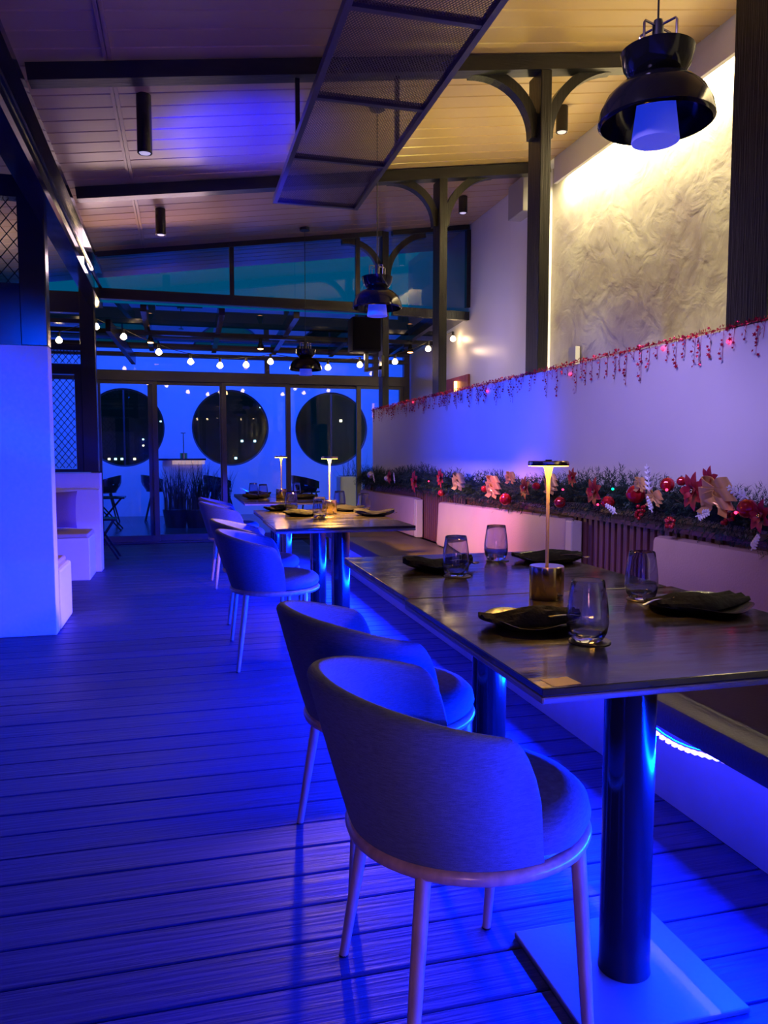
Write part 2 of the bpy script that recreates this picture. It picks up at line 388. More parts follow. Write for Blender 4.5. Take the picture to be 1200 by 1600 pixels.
# cross beams under the ceiling, posts, arched brackets
POSTS = [2.50, 4.37, 6.23, 8.10]
for i, yb in enumerate(POSTS[:3]):
    bm = BM()
    vs = []
    beam(bm, (-0.72, yb, zc(-0.72) - 0.055), (3.09, yb, zc(3.09) - 0.055), 0.10, 0.085)
    o = obj('cross_beam', bm, M['beam'])
    tag(o, ['dark ceiling cross beam closest to camera, above the near pendant lamp',
            'dark ceiling cross beam over the upper end of the suspended mesh panel',
            'dark ceiling cross beam in front of the glazed partition, at the panel\'s far end'][i], 'beam', 'ceiling cross beams')
lab = ['black square post cut off by the right edge of the photo',
       'thick black post rising beside the glowing cove, behind the near table lamp',
       'second black post from the glass partition, with arched brackets',
       'black post standing in the glass partition, carrying the loudspeaker']
for i, yb in enumerate(POSTS):
    zt = zc(2.16) - 0.10 if i < 3 else zc(2.16) - 0.02
    t = thing('timber_post', lab[i], 'post', (2.128, yb + 0.04, 1.65), 0, 'black posts on the low wall')
    bm = BM(); wy = 0.11 if i == 0 else 0.085
    bx(bm, -0.035, 0.035, -wy, wy, 0, zt - 1.65, 0.004)
    obj('shaft', bm, M['black'], t)
    for s in (-1, 1):
        bm = BM(); pts = []
        rad = 0.42
        for k in range(13):
            a = PI / 2 * k / 12
            # horizontal at the beam, vertical at the post
            x = s * (0.04 + rad * (1 - math.sin(a)) + 0.0)
            xw = 2.16 + x
            z = (zc(xw) - 0.10 + 0.028) - rad * 0.95 * (1 - math.cos(a))
            pts.append(Vector((x, 0, z - 1.65)))
        wd = 0.060
        prev = None
        for k, p in enumerate(pts):
            d = pts[min(k + 1, 12)] - pts[max(k - 1, 0)]; d.normalize(); n = Vector((-d.z, 0, d.x)) * wd / 2
            ring = [bm.verts.new(p + n + Vector((0, -0.035, 0))), bm.verts.new(p - n + Vector((0, -0.035, 0))), bm.verts.new(p - n + Vector((0, 0.035, 0))), bm.verts.new(p + n + Vector((0, 0.035, 0)))]
            if prev:
                for q in range(4): bm.faces.new((prev[q], prev[(q + 1) % 4], ring[(q + 1) % 4], ring[q]))
            else: bm.faces.new(ring)
            prev = ring
        bm.faces.new(prev)
        obj('arched_bracket', bm, M['black'], t)

# right wall: plain part, recessed rough plaster part with cove fascia
bm = BM(); bx(bm, 3.10, 3.40, 6.42, 10.5, -0.1, 3.82); wr = struct('wall_right', bm, M['white_gloss'])
bm = BM(); bx(bm, 3.23, 3.40, -1.0, 6.42, -0.1, 3.9); struct('wall_right_plaster', bm, M['plaster'])
bm = BM(); bx(bm, 3.10, 3.13, -1.0, 6.14, 3.45, 3.80); bx(bm, 3.10, 3.40, -1.0, 6.42, 3.68, 3.82); struct('trim_1', bm, M['white'])
box('cove_tube', M['coveled'], None, 3.15, 3.18, 0.3, 6.1, 3.535, 3.55)
tag(bpy.data.objects['cove_tube'], 'glowing yellow light line hidden behind the fascia above the rough wall', 'light')
bm = BM(); bx(bm, 3.07, 3.10, 6.42, 6.95, 1.5, 3.60); struct('trim_2', bm, M['white'])
bm = BM(); bx(bm, -3.85, 3.40, -1.15, -1.0, -0.1, 3.9); struct('wall_back', bm, M['white'])
bm = BM(); bx(bm, -3.85, -3.7, -1.0, 10.5, -0.1, 3.2); struct('wall_left', bm, M['black'])

# low white wall with planter ledge
bm = BM(); bx(bm, 2.092, 2.30, 0.4, 8.50, 0, 1.65, 0.004); struct('wall_low_divider', bm, M['white'])

# glazed partition at y = 8.1
YP = 8.10
gp = thing('glass_partition', 'black framed sloping glass panel band under the ceiling, far end of dining area', 'partition', (0, YP, 0))
bm = BM(); beam(bm, (-0.78, 0, 2.72), (2.11, 0, 2.705), 0.09, 0.10); obj('lower_rail', bm, M['beam'], gp)
bm = BM(); beam(bm, (2.21, 0, 2.69), (3.08, 0, 2.67), 0.07, 0.09); obj('lower_rail', bm, M['black'], gp)
bm = BM(); beam(bm, (-0.78, 0, zc(-.78) - 0.03), (2.11, 0, zc(2.11) - 0.03), 0.07, 0.05); beam(bm, (2.21, 0, zc(2.21) - 0.03), (3.08, 0, zc(3.08) - 0.03), 0.07, 0.05); obj('top_rail', bm, M['beam'], gp)
for xm in (0.52, 1.83, 3.07):
    bm = BM(); bx(bm, xm - 0.022, xm + 0.022, -0.03, 0.03, 2.765, zc(xm) - 0.055); obj('mullion', bm, M['beam'], gp)
for (xa, xb) in ((-0.76, 0.498), (0.542, 1.808), (1.852, 2.11), (2.21, 3.048)):
    bm = BM(); vs = [bm.verts.new(p) for p in ((xa, 0, 2.765), (xb, 0, 2.76), (xb, 0, zc(xb) - 0.055), (xa, 0, zc(xa) - 0.055))]
    bm.faces.new(vs); obj('pane', bm, M['pane_up'], gp)

# left eave girder (glossy black)
g = thing('eave_girder', 'glossy black steel girder running away along the left edge of the ceiling', 'girder', (0, 0, 0))
bm = BM()
beam(bm, (-0.76, 0.2, 3.02), (-0.77, 8.05, 2.93), 0.10, 0.05); obj('top_flange', bm, M['gloss'], g)
bm = BM(); beam(bm, (-0.80, 0.2, 2.84), (-0.81, 8.05, 2.78), 0.03, 0.30); obj('web', bm, M['gloss'], g)
bm = BM(); beam(bm, (-0.76, 0.2, 2.67), (-0.78, 8.05, 2.60), 0.12, 0.05); obj('bottom_flange', bm, M['gloss'], g)
bm = BM(); tube(bm, [(-0.72, 0.2, 2.80), (-0.735, 8.0, 2.76)], 0.016, 8); obj('conduit', bm, M['gloss'], g, True)

# ---- left: white block wall, low bench behind, lattice screens
bm = BM(); bx(bm, -3.7, -0.80, 5.23, 5.36, 0, 1.83, 0.006); struct('wall_left_block', bm, M['white'])
bt = thing('built_in_bench', 'low white built-in bench end showing past the bright blue wall', 'bench', (0, 0, 0))
box('base', M['white'], bt, -3.0, -0.79, 5.37, 5.89, 0, 0.40, bev=0.02)
box('seat_pad', M['tan'], bt, -3.0, -0.82, 5.40, 5.86, 0.40, 0.44, bev=0.015)
bm = BM(); bx(bm, -3.7, -0.79, 8.02, 8.20, 0, 0.97, 0.004); bx(bm, -3.7, -0.79, 7.96, 8.02, 0, 0.815, 0.006); struct('wall_left_ledge', bm, M['white'])
bt = thing('built_in_bench', 'white built-in bench with thin pad and cushion below the far lattice screen', 'bench', (0, 0, 0))
box('base', M['white'], bt, -3.0, -0.84, 7.45, 7.95, 0, 0.39, bev=0.008)
box('seat_pad', M['tan'], bt, -3.0, -0.85, 7.46, 7.95, 0.39, 0.43, bev=0.012)
# scatter cushion
bm = BM(); n = 10
top = [[None] * (n + 1) for _ in range(n + 1)]; bot = [[None] * (n + 1) for _ in range(n + 1)]
for i in range(n + 1):
    for j in range(n + 1):
        u = i / n * 2 - 1; v = j / n * 2 - 1
        th = 0.065 * (max(0, (1 - u ** 4) * (1 - v ** 4))) ** 0.6
        px = 0.5 * 0.40 * u * (1 - 0.07 * (1 - v * v)); pz = 0.5 * 0.36 * v * (1 - 0.07 * (1 - u * u))
        edge = i in (0, n) or j in (0, n)
        top[i][j] = bm.verts.new((px, -th, pz)); bot[i][j] = top[i][j] if edge else bm.verts.new((px, th, pz))
for i in range(n):
    for j in range(n):
        bm.faces.new((top[i][j], top[i + 1][j], top[i + 1][j + 1], top[i][j + 1]))
        bm.faces.new((bot[i][j + 1], bot[i + 1][j + 1], bot[i + 1][j], bot[i][j]))
o = obj('cushion', bm, M['cushion'], None, True, (-1.18, 7.80, 0.63), (R(-12), 0, 0)); tag(o, 'dusky square cushion leaning on the far white built-in bench', 'cushion')

def lattice(bm, x0, x1, z0, z1, pitch, r, y=0):
    # diamond wires clipped to the rectangle
    import itertools
    for s in (1, -1):
        c = -60
        while c < 60:
            # line z = s*1.25*x + c*pitch
            pts = []
            for x in (x0, x1):
                z = s * 1.25 * x + c * pitch
                if z0 <= z <= z1: pts.append((x, z))
            for z in (z0, z1):
                x = (z - c * pitch) / (s * 1.25)
                if x0 <= x <= x1: pts.append((x, z))
            if len(pts) >= 2:
                pts = sorted(set((round(a, 4), round(b, 4)) for a, b in pts))
                if len(pts) >= 2: beam(bm, (pts[0][0], y, pts[0][1]), (pts[-1][0], y, pts[-1][1]), r, r)
            c += 1
def screen(name, label, Y, posts, rails, panels, pitch):
    t = thing(name, label, 'screen', (0, Y, 0), 0, 'black lattice screens on the left')
    for (a, b_, z0, z1) in posts: box('post', M['metal_black'], t, a, b_, -0.06, 0.06, z0, z1, bev=0.006)
    for (a, b_, z0, z1) in rails: box('rail', M['metal_black'], t, a, b_, -0.05, 0.05, z0, z1)
    for (a, b_, z0, z1) in panels:
        bm = BM(); lattice(bm, a, b_, z0, z1, pitch, 0.006); o = obj('wire_mesh', bm, M['metal_black'], t); o['kind'] = 'stuff'
screen('lattice_screen', 'black frame with diamond wire mesh standing on the bright blue wall', 5.30,
       [(-0.955, -0.80, 1.83, 3.02), (-2.6, -2.5, 1.83, 2.80)], [(-3.7, -0.955, 1.83, 2.21), (-2.5, -0.955, 2.73, 2.86), (-3.7, -2.6, 2.60, 2.72)],
       [(-2.49, -0.96, 2.21, 2.73)], 0.095)
screen('lattice_screen', 'narrow black frame of diamond mesh on the far white ledge wall', 8.10,
       [(-0.94, -0.80, 0.98, 2.97), (-2.5, -2.4, 0.98, 2.9)],
       [(-2.4, -0.94, 1.93, 2.03), (-2.4, -0.94, 2.16, 2.22), (-2.4, -0.94, 2.42, 2.46), (-2.4, -0.94, 2.52, 2.72), (-1.00, -0.94, 0.98, 1.93), (-2.4, -1.0, 0.98, 1.01)],
       [(-2.39, -1.01, 1.02, 1.90), (-2.39, -0.95, 2.04, 2.16)], 0.075)

# ---- annex roof between the partition and the doors
YD = 10.40
an = thing('annex_roof', 'dark glazed lean-to roof with black rafters behind the glass partition', 'roof', (0, 0, 0))
for xr in (-0.35, 0.42, 1.19, 1.96, 2.73):
    bm = BM(); beam(bm, (xr, 8.17, 2.615), (xr, 10.36, 2.50), 0.06, 0.07); obj('rafter', bm, M['gloss'], an)
for xa, xb in ((-3.6, -0.38), (-0.32, 0.39), (0.45, 1.16), (1.22, 1.93), (1.99, 2.70), (2.76, 3.08)):
    bm = BM(); vs = [bm.verts.new(p) for p in ((xa, 8.17, 2.65), (xb, 8.17, 2.65), (xb, 10.36, 2.535), (xa, 10.36, 2.535))]
    bm.faces.new(vs); obj('roof_pane', bm, M['pane_roof'], an)
for yy in (9.25,):
    z_ = 2.61 - (yy - 8.17) / 2.19 * 0.115
    bm = BM(); beam(bm, (-3.6, yy, z_ - 0.02), (3.05, yy, z_ - 0.02), 0.06, 0.05); obj('purlin', bm, M['gloss'], an)
bm = BM(); beam(bm, (-0.7, 8.3, 2.45), (-0.55, 9.9, 2.30), 0.05, 0.12); obj('brace', bm, M['metal_black'], an)

# ---- sliding door wall
dw = thing('sliding_door_wall', 'dark framed glass sliding doors across the far end of the dining area', 'door', (0, YD, 0))
for (z0, z1) in ((2.09, 2.22), (2.40, 2.45), (2.50, 2.60)):
    box('header_rail', M['alu'], dw, -3.6, 3.08, -0.05, 0.05, z0, z1, bev=0.004)
for (a, b_, z0, z1) in ((1.08, 1.14, 2.22, 2.40), (2.56, 2.63, 2.22, 2.5), (3.0, 3.08, 0, 2.5), (-1.12, -1.05, 0, 2.5)):
    box('mullion', M['alu'], dw, a, b_, -0.045, 0.045, z0, z1)
LEAF = [(-1.05, -0.30, 0.0), (-0.42, 0.55, 0.06), (0.51, 1.42, 0.0), (1.36, 2.40, 0.06), (2.33, 3.0, 0.0)]
for i, (a, b_, dy) in enumerate(LEAF):
    t = box('door_leaf', M['alu'], dw, a, a + 0.06, dy - 0.02, dy + 0.02, 0.02, 2.09)
    box('stile', M['alu'], t, b_ - 0.06, b_, dy - 0.02, dy + 0.02, 0.02, 2.09)
    box('bottom_rail', M['alu'], t, a + .06, b_ - .06, dy - 0.02, dy + 0.02, 0.02, 0.10)
    box('top_rail', M['alu'], t, a + .06, b_ - .06, dy - 0.02, dy + 0.02, 2.05, 2.09)
    bm = BM(); bm.faces.new([bm.verts.new(p) for p in ((a + .06, dy, .10), (b_ - .06, dy, .10), (b_ - .06, dy, 2.05), (a + .06, dy, 2.05))]); obj('pane', bm, M['pane'], t)
for (a, b_) in ((-1.05, 1.08), (1.14, 2.56), (2.63, 3.0)):
    bm = BM(); bm.faces.new([bm.verts.new(p) for p in ((a, 0, 2.22), (b_, 0, 2.22), (b_, 0, 2.40), (a, 0, 2.40))]); obj('pane', bm, M['pane'], dw)
box('threshold', M['alu'], dw, -1.2, 3.08, -0.06, 0.08, 0.0, 0.02)

# ---- terrace wall with round windows
YW = 15.0
cu = bpy.data.curves.new('w', 'CURVE'); cu.dimensions = '2D'; cu.fill_mode = 'BOTH'; cu.extrude = 0.06
def poly(pts):
    s = cu.splines.new('POLY'); s.points.add(len(pts) - 1)
    for p, q in zip(s.points, pts): p.co = (q[0], q[1], 0, 1)
    s.use_cyclic_u = True
poly([(-6.5, -0.1), (6.5, -0.1), (6.5, 3.3), (-6.5, 3.3)])
CX = [(-2.96, 1.63), (-1.03, 1.64), (0.90, 1.65), (2.85, 1.64), (4.79, 1.63)]
for cx, cz_ in CX: poly([(cx + 0.72 * math.cos(2 * PI * k / 64), cz_ + 0.72 * math.sin(2 * PI * k / 64)) for k in range(64)])
tmp = bpy.data.objects.new('t', cu); C.objects.link(tmp)
dg = bpy.context.evaluated_depsgraph_get()
me = bpy.data.meshes.new_from_object(tmp.evaluated_get(dg)); bpy.data.objects.remove(tmp)
me.materials.clear(); me.materials.append(M['white'])
wt = bpy.data.objects.new('wall_terrace', me); C.objects.link(wt); wt.rotation_euler = (R(90), 0, 0); wt.location = (0, YW, 0); wt['kind'] = 'structure'
for i, (cx, cz_) in enumerate(CX):
    bm = BM(); tube(bm, [(cx + 0.71 * math.cos(2 * PI * k / 48), YW, cz_ + 0.71 * math.sin(2 * PI * k / 48)) for k in range(48)], 0.02, 6, True)
    o = struct('window_%d' % (i + 1), bm, M['alu'], None, True)
    bm = BM(); bm.faces.new([bm.verts.new((cx + 0.70 * math.cos(2 * PI * k / 48), YW, cz_ + 0.70 * math.sin(2 * PI * k / 48))) for k in range(48)])
    obj('pane', bm, M['pane'], o)
    if i in (0, 1, 3):
        b2 = BM(); bx(b2, cx - 0.015, cx + 0.015, YW - 0.012, YW + 0.012, cz_ - .69, cz_ + .69); obj('glazing_bar', b2, M['alu'], o)

# ---- night city far behind
def tower(x, y, wd, h, seed, label, dens, cols):
    rnd = random.Random(seed)
    t = thing('tower_block', label, 'building', (x, y, 0), 0, 'distant buildings at night')
    box('wall', M['building'], t, -wd / 2, wd / 2, 0, 12, -20, h)
    bmw = BM(); bmc = BM(); nx = max(2, int(wd / 0.8)); nz = max(2, int((h + 8) / 1.1))
    for i in range(nx):
        for j in range(nz):
            if rnd.random() < dens:
                b_ = bmw if rnd.random() < 0.55 else bmc
                px = -wd / 2 + (i + .5) * wd / nx; pz = -8 + (j + .5) * (h + 8) / nz
                bx(b_, px - .16, px + .16, -0.1, 0, pz - .14, pz + .14)
    o = obj('lit_windows', bmw, M['win_warm'], t); o['kind'] = 'stuff'
    o = obj('lit_windows', bmc, M['win_cool'], t); o['kind'] = 'stuff'
tower(-15.7, 100, 8.5, 9, 1, 'dark tower with scattered lit windows, left side of first round window', 0.10, 0)
tower(-6.0, 112, 10, 1.0, 2, 'low long building with bright windows across the first round window', 0.60, 0)
tower(-5, 150, 24, 19, 6, 'unlit tower behind the low bright building', 0.02, 0)
tower(6.5, 105, 8.5, 16, 3, 'tall unlit block on the left of the middle round window', 0.04, 0)
tower(15.5, 118, 8.5, 14, 7, 'block with a few lights on the right of the middle round window', 0.09, 0)
tower(28, 92, 26, 16, 4, 'broad dark block filling the right round window', 0.015, 0)
tower(-34, 100, 16, 14, 5, 'dark block seen behind the far-left lattice screen', 0.05, 0)

# ================================================================== FURNITURE
# ---- bench (banquette)
be = thing('banquette_bench', 'long dark upholstered bench with LED strip beneath, along the slatted panel', 'bench', (0, 0, 0))
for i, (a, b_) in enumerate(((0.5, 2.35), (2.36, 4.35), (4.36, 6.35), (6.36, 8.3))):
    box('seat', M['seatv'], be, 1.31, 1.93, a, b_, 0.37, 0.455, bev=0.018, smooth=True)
box('kick_board', M['kick'], be, 1.545, 1.60, 0.4, 8.3, 0.0, 0.37)
box('back_board', M['slat'], be, 1.965, 1.985, 0.4, 8.35, 0.455, 0.84)
# individual slats on the panel where it shows
sb = BM(); bx(sb, 1.945, 1.965, 0, 0.034, 0.455, 0.84, 0.003); sl_me = mesh_from(sb, 'slat', M['slat'])
for (a, b_) in ((2.45, 3.60), (5.15, 6.35), (8.0, 8.3)):
    y = a
    while y < b_:
        o = bpy.data.objects.new('slat', sl_me); C.objects.link(o); o.parent = be; o.location = (0, y, 0); y += 0.052
box('planter_ledge', M['slat'], be, 1.93, 2.09, 0.4, 8.35, 0.84, 0.86)
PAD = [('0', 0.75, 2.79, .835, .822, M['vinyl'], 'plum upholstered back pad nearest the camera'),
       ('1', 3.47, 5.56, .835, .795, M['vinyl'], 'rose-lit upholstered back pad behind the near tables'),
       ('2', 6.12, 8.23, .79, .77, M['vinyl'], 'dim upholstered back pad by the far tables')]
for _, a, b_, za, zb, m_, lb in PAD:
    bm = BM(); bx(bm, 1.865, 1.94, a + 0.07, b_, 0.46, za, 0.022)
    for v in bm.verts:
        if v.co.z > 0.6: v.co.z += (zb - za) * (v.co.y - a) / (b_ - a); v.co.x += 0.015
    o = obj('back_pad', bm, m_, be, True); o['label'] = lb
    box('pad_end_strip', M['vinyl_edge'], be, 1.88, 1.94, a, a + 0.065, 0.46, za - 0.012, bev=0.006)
# LED strip under the seat: tape plus diodes, sagging into view in one place
def sag(y):
    s = 0.0
    for c_, h_, wd in ((1.92, 0.045, 0.34), (5.15, 0.045, 0.4)):
        if abs(y - c_) < wd: s = max(s, h_ * (0.5 + 0.5 * math.cos(PI * (y - c_) / wd)))
    return s
ls = thing('led_strip', 'blue-white LED strip light glowing under the bench front', 'light', (0, 0, 0))
bm = BM(); tube(bm, [(1.377, 0.4 + 0.05 * k, 0.3655 - sag(0.4 + 0.05 * k)) for k in range(158)], 0.004, 6); obj('tape', bm, M['ledcase'], ls, True)
bm = BM(); y = 0.42
while y < 8.2:
    z = 0.3605 - sag(y); bx(bm, 1.368, 1.382, y, y + 0.014, z - 0.008, z + 0.002); y += 0.03
o = obj('diodes', bm, M['led'], ls); o['kind'] = 'stuff'

# ---- tables
def table(label, x0, x1, y0, y1, cx, cy, base=True):
    t = thing('pedestal_table', label, 'table', (cx, cy, 0), 0, 'black pedestal tables')
    bm = BM(); bx(bm, x0 - cx, x1 - cx, y0 - cy, y1 - cy, 0.736, 0.75, 0.002); obj('tabletop', bm, M['table'], t)
    bm = BM(); bx(bm, x0 - cx - .001, x1 - cx + .001, y0 - cy - .001, y1 - cy + .001, 0.722, 0.7355, 0.004); obj('edge_band', bm, M['table_edge'], t)
    bm = BM(); lathe(bm, [(0, 0.014), (0.057, 0.014), (0.055, 0.03), (0.055, 0.712), (0.0, 0.712)], seg=40); obj('column', bm, M['column'], t, True)
    box('mounting_plate', M['metal_black'], t, -0.13, 0.13, -0.13, 0.13, 0.712, 0.722)
    box('base_plate', M['plate_base'], t, -0.185, 0.185, -0.18, 0.18, 0.0, 0.014, bev=0.004)
    return t
table('near black table with a pale sticker on its front left corner', 0.600, 1.462, 1.20, 2.058, 0.935, 1.45)
table('black table pushed against the far side of the nearest table', 0.612, 1.450, 2.066, 2.96, 0.95, 2.28)
table('gold-lit table in the middle of the row, nearer half of the pair', 0.485, 1.285, 4.19, 4.90, 0.90, 4.46)
table('gold-lit middle table farther half, under the glowing brass lamp', 0.495, 1.29, 4.908, 5.65, 0.90, 5.25)
table('third table in the row, before the glass doors, nearer half', 0.50, 1.25, 6.56, 7.22, 0.88, 6.85)
table('farthest dining table in the row, next to the sliding doors', 0.50, 1.25, 7.228, 7.95, 0.88, 7.55)

# sticker (its printed code is left out)
o = box('table_sticker', M['paper'], None, -0.028, 0.028, -0.022, 0.022, 0, 0.0008); o.location = (0.652, 1.232, 0.75); o.rotation_euler = (0, 0, 0.1)
tag(o, 'small pale sticker on the front left corner of the near table', 'sticker')

# ---- chair
def make_chair(label):
    t = thing('tub_chair', label, 'chair', (0, 0, 0), 0, 'upholstered tub chairs along the tables')
    RR = 0.236
    # shell: angle 0 = back (-x)
    bm = BM()
    def rim(th):
        a = abs(th)
        h = 0.745 - 0.048 * (min(a, 60) / 60) ** 1.6 - 0.035 * max(0, (a - 60) / 30)
        if a > 84: h -= (h - 0.432) * (1 - math.sqrt(max(0, 1 - ((a - 84) / 19.0) ** 2.2)))
        return h
    angs = [-103 + i * 3 for i in range(7)] + [-82 + i * 4 for i in range(1, 41)] + [85 + i * 3 for i in range(7)]
    cols = []
    NZ = 10
    for th in angs:
        a = R(th); d = Vector((-math.cos(a), math.sin(a), 0))
        h = rim(th); z0 = 0.418
        fl = 0.080 * max(0, math.cos(a)) ** 0.8 + 0.012
        tk = 0.034
        col = []
        def rad(z): return 0.238 + fl * ((max(z, z0) - z0) / 0.32) ** 0.9
        hh = h - z0
        for k in range(NZ + 1):
            z = z0 + max(hh - tk * 0.5, 0.001) * k / NZ
            col.append(d * rad(z) + Vector((0, 0, z)))
        zt = z0 + max(hh - tk * 0.5, 0.001); rc = rad(zt) - tk / 2; rv = min(tk * 0.5, hh)
        for k in range(1, 6):
            b_ = PI * k / 6
            col.append(d * (rc + tk / 2 * math.cos(b_)) + Vector((0, 0, zt + rv * math.sin(b_))))
        for k in range(NZ, -1, -1):
            z = z0 + max(hh - tk * 0.5, 0.001) * k / NZ
            col.append(d * (rad(z) - tk) + Vector((0, 0, z)))
        cols.append([bm.verts.new(p) for p in col])
    for a, b_ in zip(cols, cols[1:]):
        m = len(a)
        for k in range(m):
            l = (k + 1) % m
            bm.faces.new((a[k], b_[k], b_[l], a[l]))
    bm.faces.new(cols[0]); bm.faces.new(cols[-1][::-1])
    obj('backrest', bm, M['fabric'], t, True)
    bm = BM()
    prof = [(0, 0.428), (0.225, 0.426), (0.241, 0.436), (0.248, 0.454), (0.243, 0.475), (0.226, 0.491), (0.19, 0.500), (0.1, 0.505), (0, 0.506)]
    lathe(bm, prof, seg=48)
    for v in bm.verts:
        q = min(1, max(0, (0.10 - v.co.x) / 0.16)); v.co.y *= 1 - 0.19 * q
        if v.co.x < 0: v.co.x *= 0.79
    obj('seat', bm, M['fabric'], t, True)
    bm = BM(); tube(bm, [(RR * math.cos(2 * PI * k / 56), RR * math.sin(2 * PI * k / 56), 0.415) for k in range(56)], 0.0145, 10, True)
    obj('seat_ring', bm, M['chairmetal'], t, True)
    for sx, sy in ((-1, -1), (-1, 1), (1, -1), (1, 1)):
        bm = BM(); top_ = Vector((sx * 0.156, sy * 0.174, 0.413)); ft = Vector((-0.205 if sx < 0 else 0.155, sy * 0.235, 0.002))
        tube(bm, [top_.lerp(ft, k / 4) for k in range(5)], [0.0150, 0.0145, 0.0135, 0.0120, 0.0105], 12)
        lg = obj('leg', bm, M['chairmetal'], t, True)
        bm = BM(); lathe(bm, [(0, 0), (0.011, 0), (0.011, 0.004), (0, 0.004)], (ft.x, ft.y, 0), 12); obj('foot_cap', bm, M['cable'], lg, True)
    return t
CH = [((0.553, 1.44), 2, 'tub chair closest to the camera, its woven back filling the foreground'),
      ((0.572, 2.125), 8, 'tub chair just behind the foreground chair at the near tables'),
      ((0.490, 4.29), -5, 'third tub chair from the camera, nearest one at the gold-lit table'),
      ((0.485, 5.02), -1, 'fourth tub chair, tucked behind the third at the gold-lit table'),
      ((0.455, 6.92), 2, 'fifth tub chair, at the third table of the row'),
      ((0.465, 7.57), -2, 'farthest tub chair in the row, closest to the glass doors')]
ch0 = make_chair(CH[0][2]); ch0.location = (*CH[0][0], 0); ch0.rotation_euler = (0, 0, R(CH[0][1]))
for p, a, lb in CH[1:]: copy_thing(ch0, (*p, 0), R(a), lb)

# ---- table lamps
def make_lamp(label):
    t = thing('table_lamp', label, 'lamp', (0, 0, 0), 0, 'cordless brass table lamps')
    bm = BM(); lathe(bm, [(0, 0), (0.047, 0), (0.0485, 0.002), (0.0485, 0.092), (0.0465, 0.094), (0, 0.094)], seg=48); b_ = obj('base', bm, M['gold'], t, True)
    bm = BM(); bx(bm, 0.012, 0.024, -0.0495, -0.0465, 0.013, 0.017); obj('charging_port', bm, M['cable'], b_)
    bm = BM(); lathe(bm, [(0, 0.094), (0.0048, 0.094), (0.0048, 0.30), (0.0065, 0.34), (0.0135, 0.3745), (0, 0.3745)], seg=20); obj('stem', bm, M['stem'], t, True)
    bm = BM(); lathe(bm, [(0, 0.3765), (0.056, 0.3765), (0.057, 0.378), (0.057, 0.388), (0.055, 0.390), (0, 0.390)], seg=48); obj('head_disc', bm, M['gold'], t, True)
    bm = BM(); lathe(bm, [(0.016, 0.3752), (0.0545, 0.3752), (0.0545, 0.3765), (0.016, 0.3765)], seg=48, close=True); obj('led_ring', bm, M['lampglow'], t, True)
    bm = BM(); lathe(bm, [(0.0, 0.390), (0.009, 0.390), (0.009, 0.3935), (0, 0.3935)], seg=20); obj('touch_button', bm, M['cable'], t, True)
    return t
LP = [((0.995, 1.975), 'brass disc lamp on the near table'), ((0.965, 5.15), 'bright glowing brass disc lamp on the middle gold-lit table'), ((0.86, 6.95), 'small brass disc lamp on the third table, before the doors')]
lm0 = make_lamp(LP[0][1]); lm0.location = (*LP[0][0], 0.75)
for p, lb in LP[1:]: copy_thing(lm0, (*p, 0.75), 0, lb)
for i, (p, lb) in enumerate(LP):
    light('table_lamp_light', 'AREA', (p[0], p[1], 0.75 + 0.3735), [1.7, 70.0, 3.0][i], (1.0, 0.50, 0.10), (p[0], p[1], 0), shape='DISK', size=0.105)

# ---- glasses + coasters
def make_glass(label):
    t = thing('tumbler', label, 'glass', (0, 0, 0), 0, 'stemless smoked glasses')
    bm = BM()
    out = [(0, 0.0), (0.030, 0.0), (0.036, 0.006), (0.0425, 0.020), (0.0455, 0.038), (0.0450, 0.060), (0.0425, 0.085), (0.0385, 0.112), (0.0352, 0.132)]
    inn = [(0.0338, 0.132), (0.0371, 0.112), (0.0410, 0.085), (0.0434, 0.060), (0.0438, 0.040), (0.0405, 0.024), (0.032, 0.014), (0, 0.011)]
    lathe(bm, out + [(0.0345, 0.1328)] + inn, seg=48); obj('bowl', bm, M['glass'], t, True)
    return t
G = [((0.850, 1.490), 'stemless glass in front of the near lamp, closest to the camera'),
     ((1.245, 1.890), 'stemless glass standing right of the near lamp, by the right-hand plate'),
     ((0.880, 2.410), 'stemless glass beside the far left plate of the near tables'),
     ((1.160, 2.730), 'stemless glass at the far edge of the near tables, against the rose pad'),
     ((0.835, 4.80), 'stemless glass at the front of the gold-lit table, by the left plate'),
     ((0.740, 5.42), 'stemless glass at the far left of the gold-lit table'),
     ((1.215, 5.20), 'stemless glass right of the glowing lamp on the middle table'),
     ((1.120, 5.58), 'stemless glass at the far edge of the gold-lit table'),
     ((0.700, 7.00), 'small stemless glass left of the lamp on the third table'),
     ((0.640, 7.30), 'leftmost small glass on the farthest table'),
     ((1.050, 7.35), 'small glass right of the lamp on the farthest table')]
gl0 = None
for i, (p, lb) in enumerate(G):
    if gl0 is None: gl0 = make_glass(lb); gl0.location = (*p, 0.7535)
    else: copy_thing(gl0, (*p, 0.7535), 0, lb)
cm = BM(); lathe(cm, [(0, 0), (0.044, 0), (0.0455, 0.0015), (0.044, 0.0032), (0, 0.0032)], seg=32)
co0 = None
for p, lb in G:
    if co0 is None: co0 = obj('coaster', cm, M['coaster'], None, True); o = co0
    else: o = co0.copy(); C.objects.link(o)
    o.location = (p[0] + 0.004, p[1] - 0.004, 0.7502); tag(o, 'coaster beneath the ' + lb.replace('stemless ', '').replace(' of the near tables', '').replace(' of the gold-lit table', ' of gold-lit table'), 'coaster', 'coasters under the glasses')

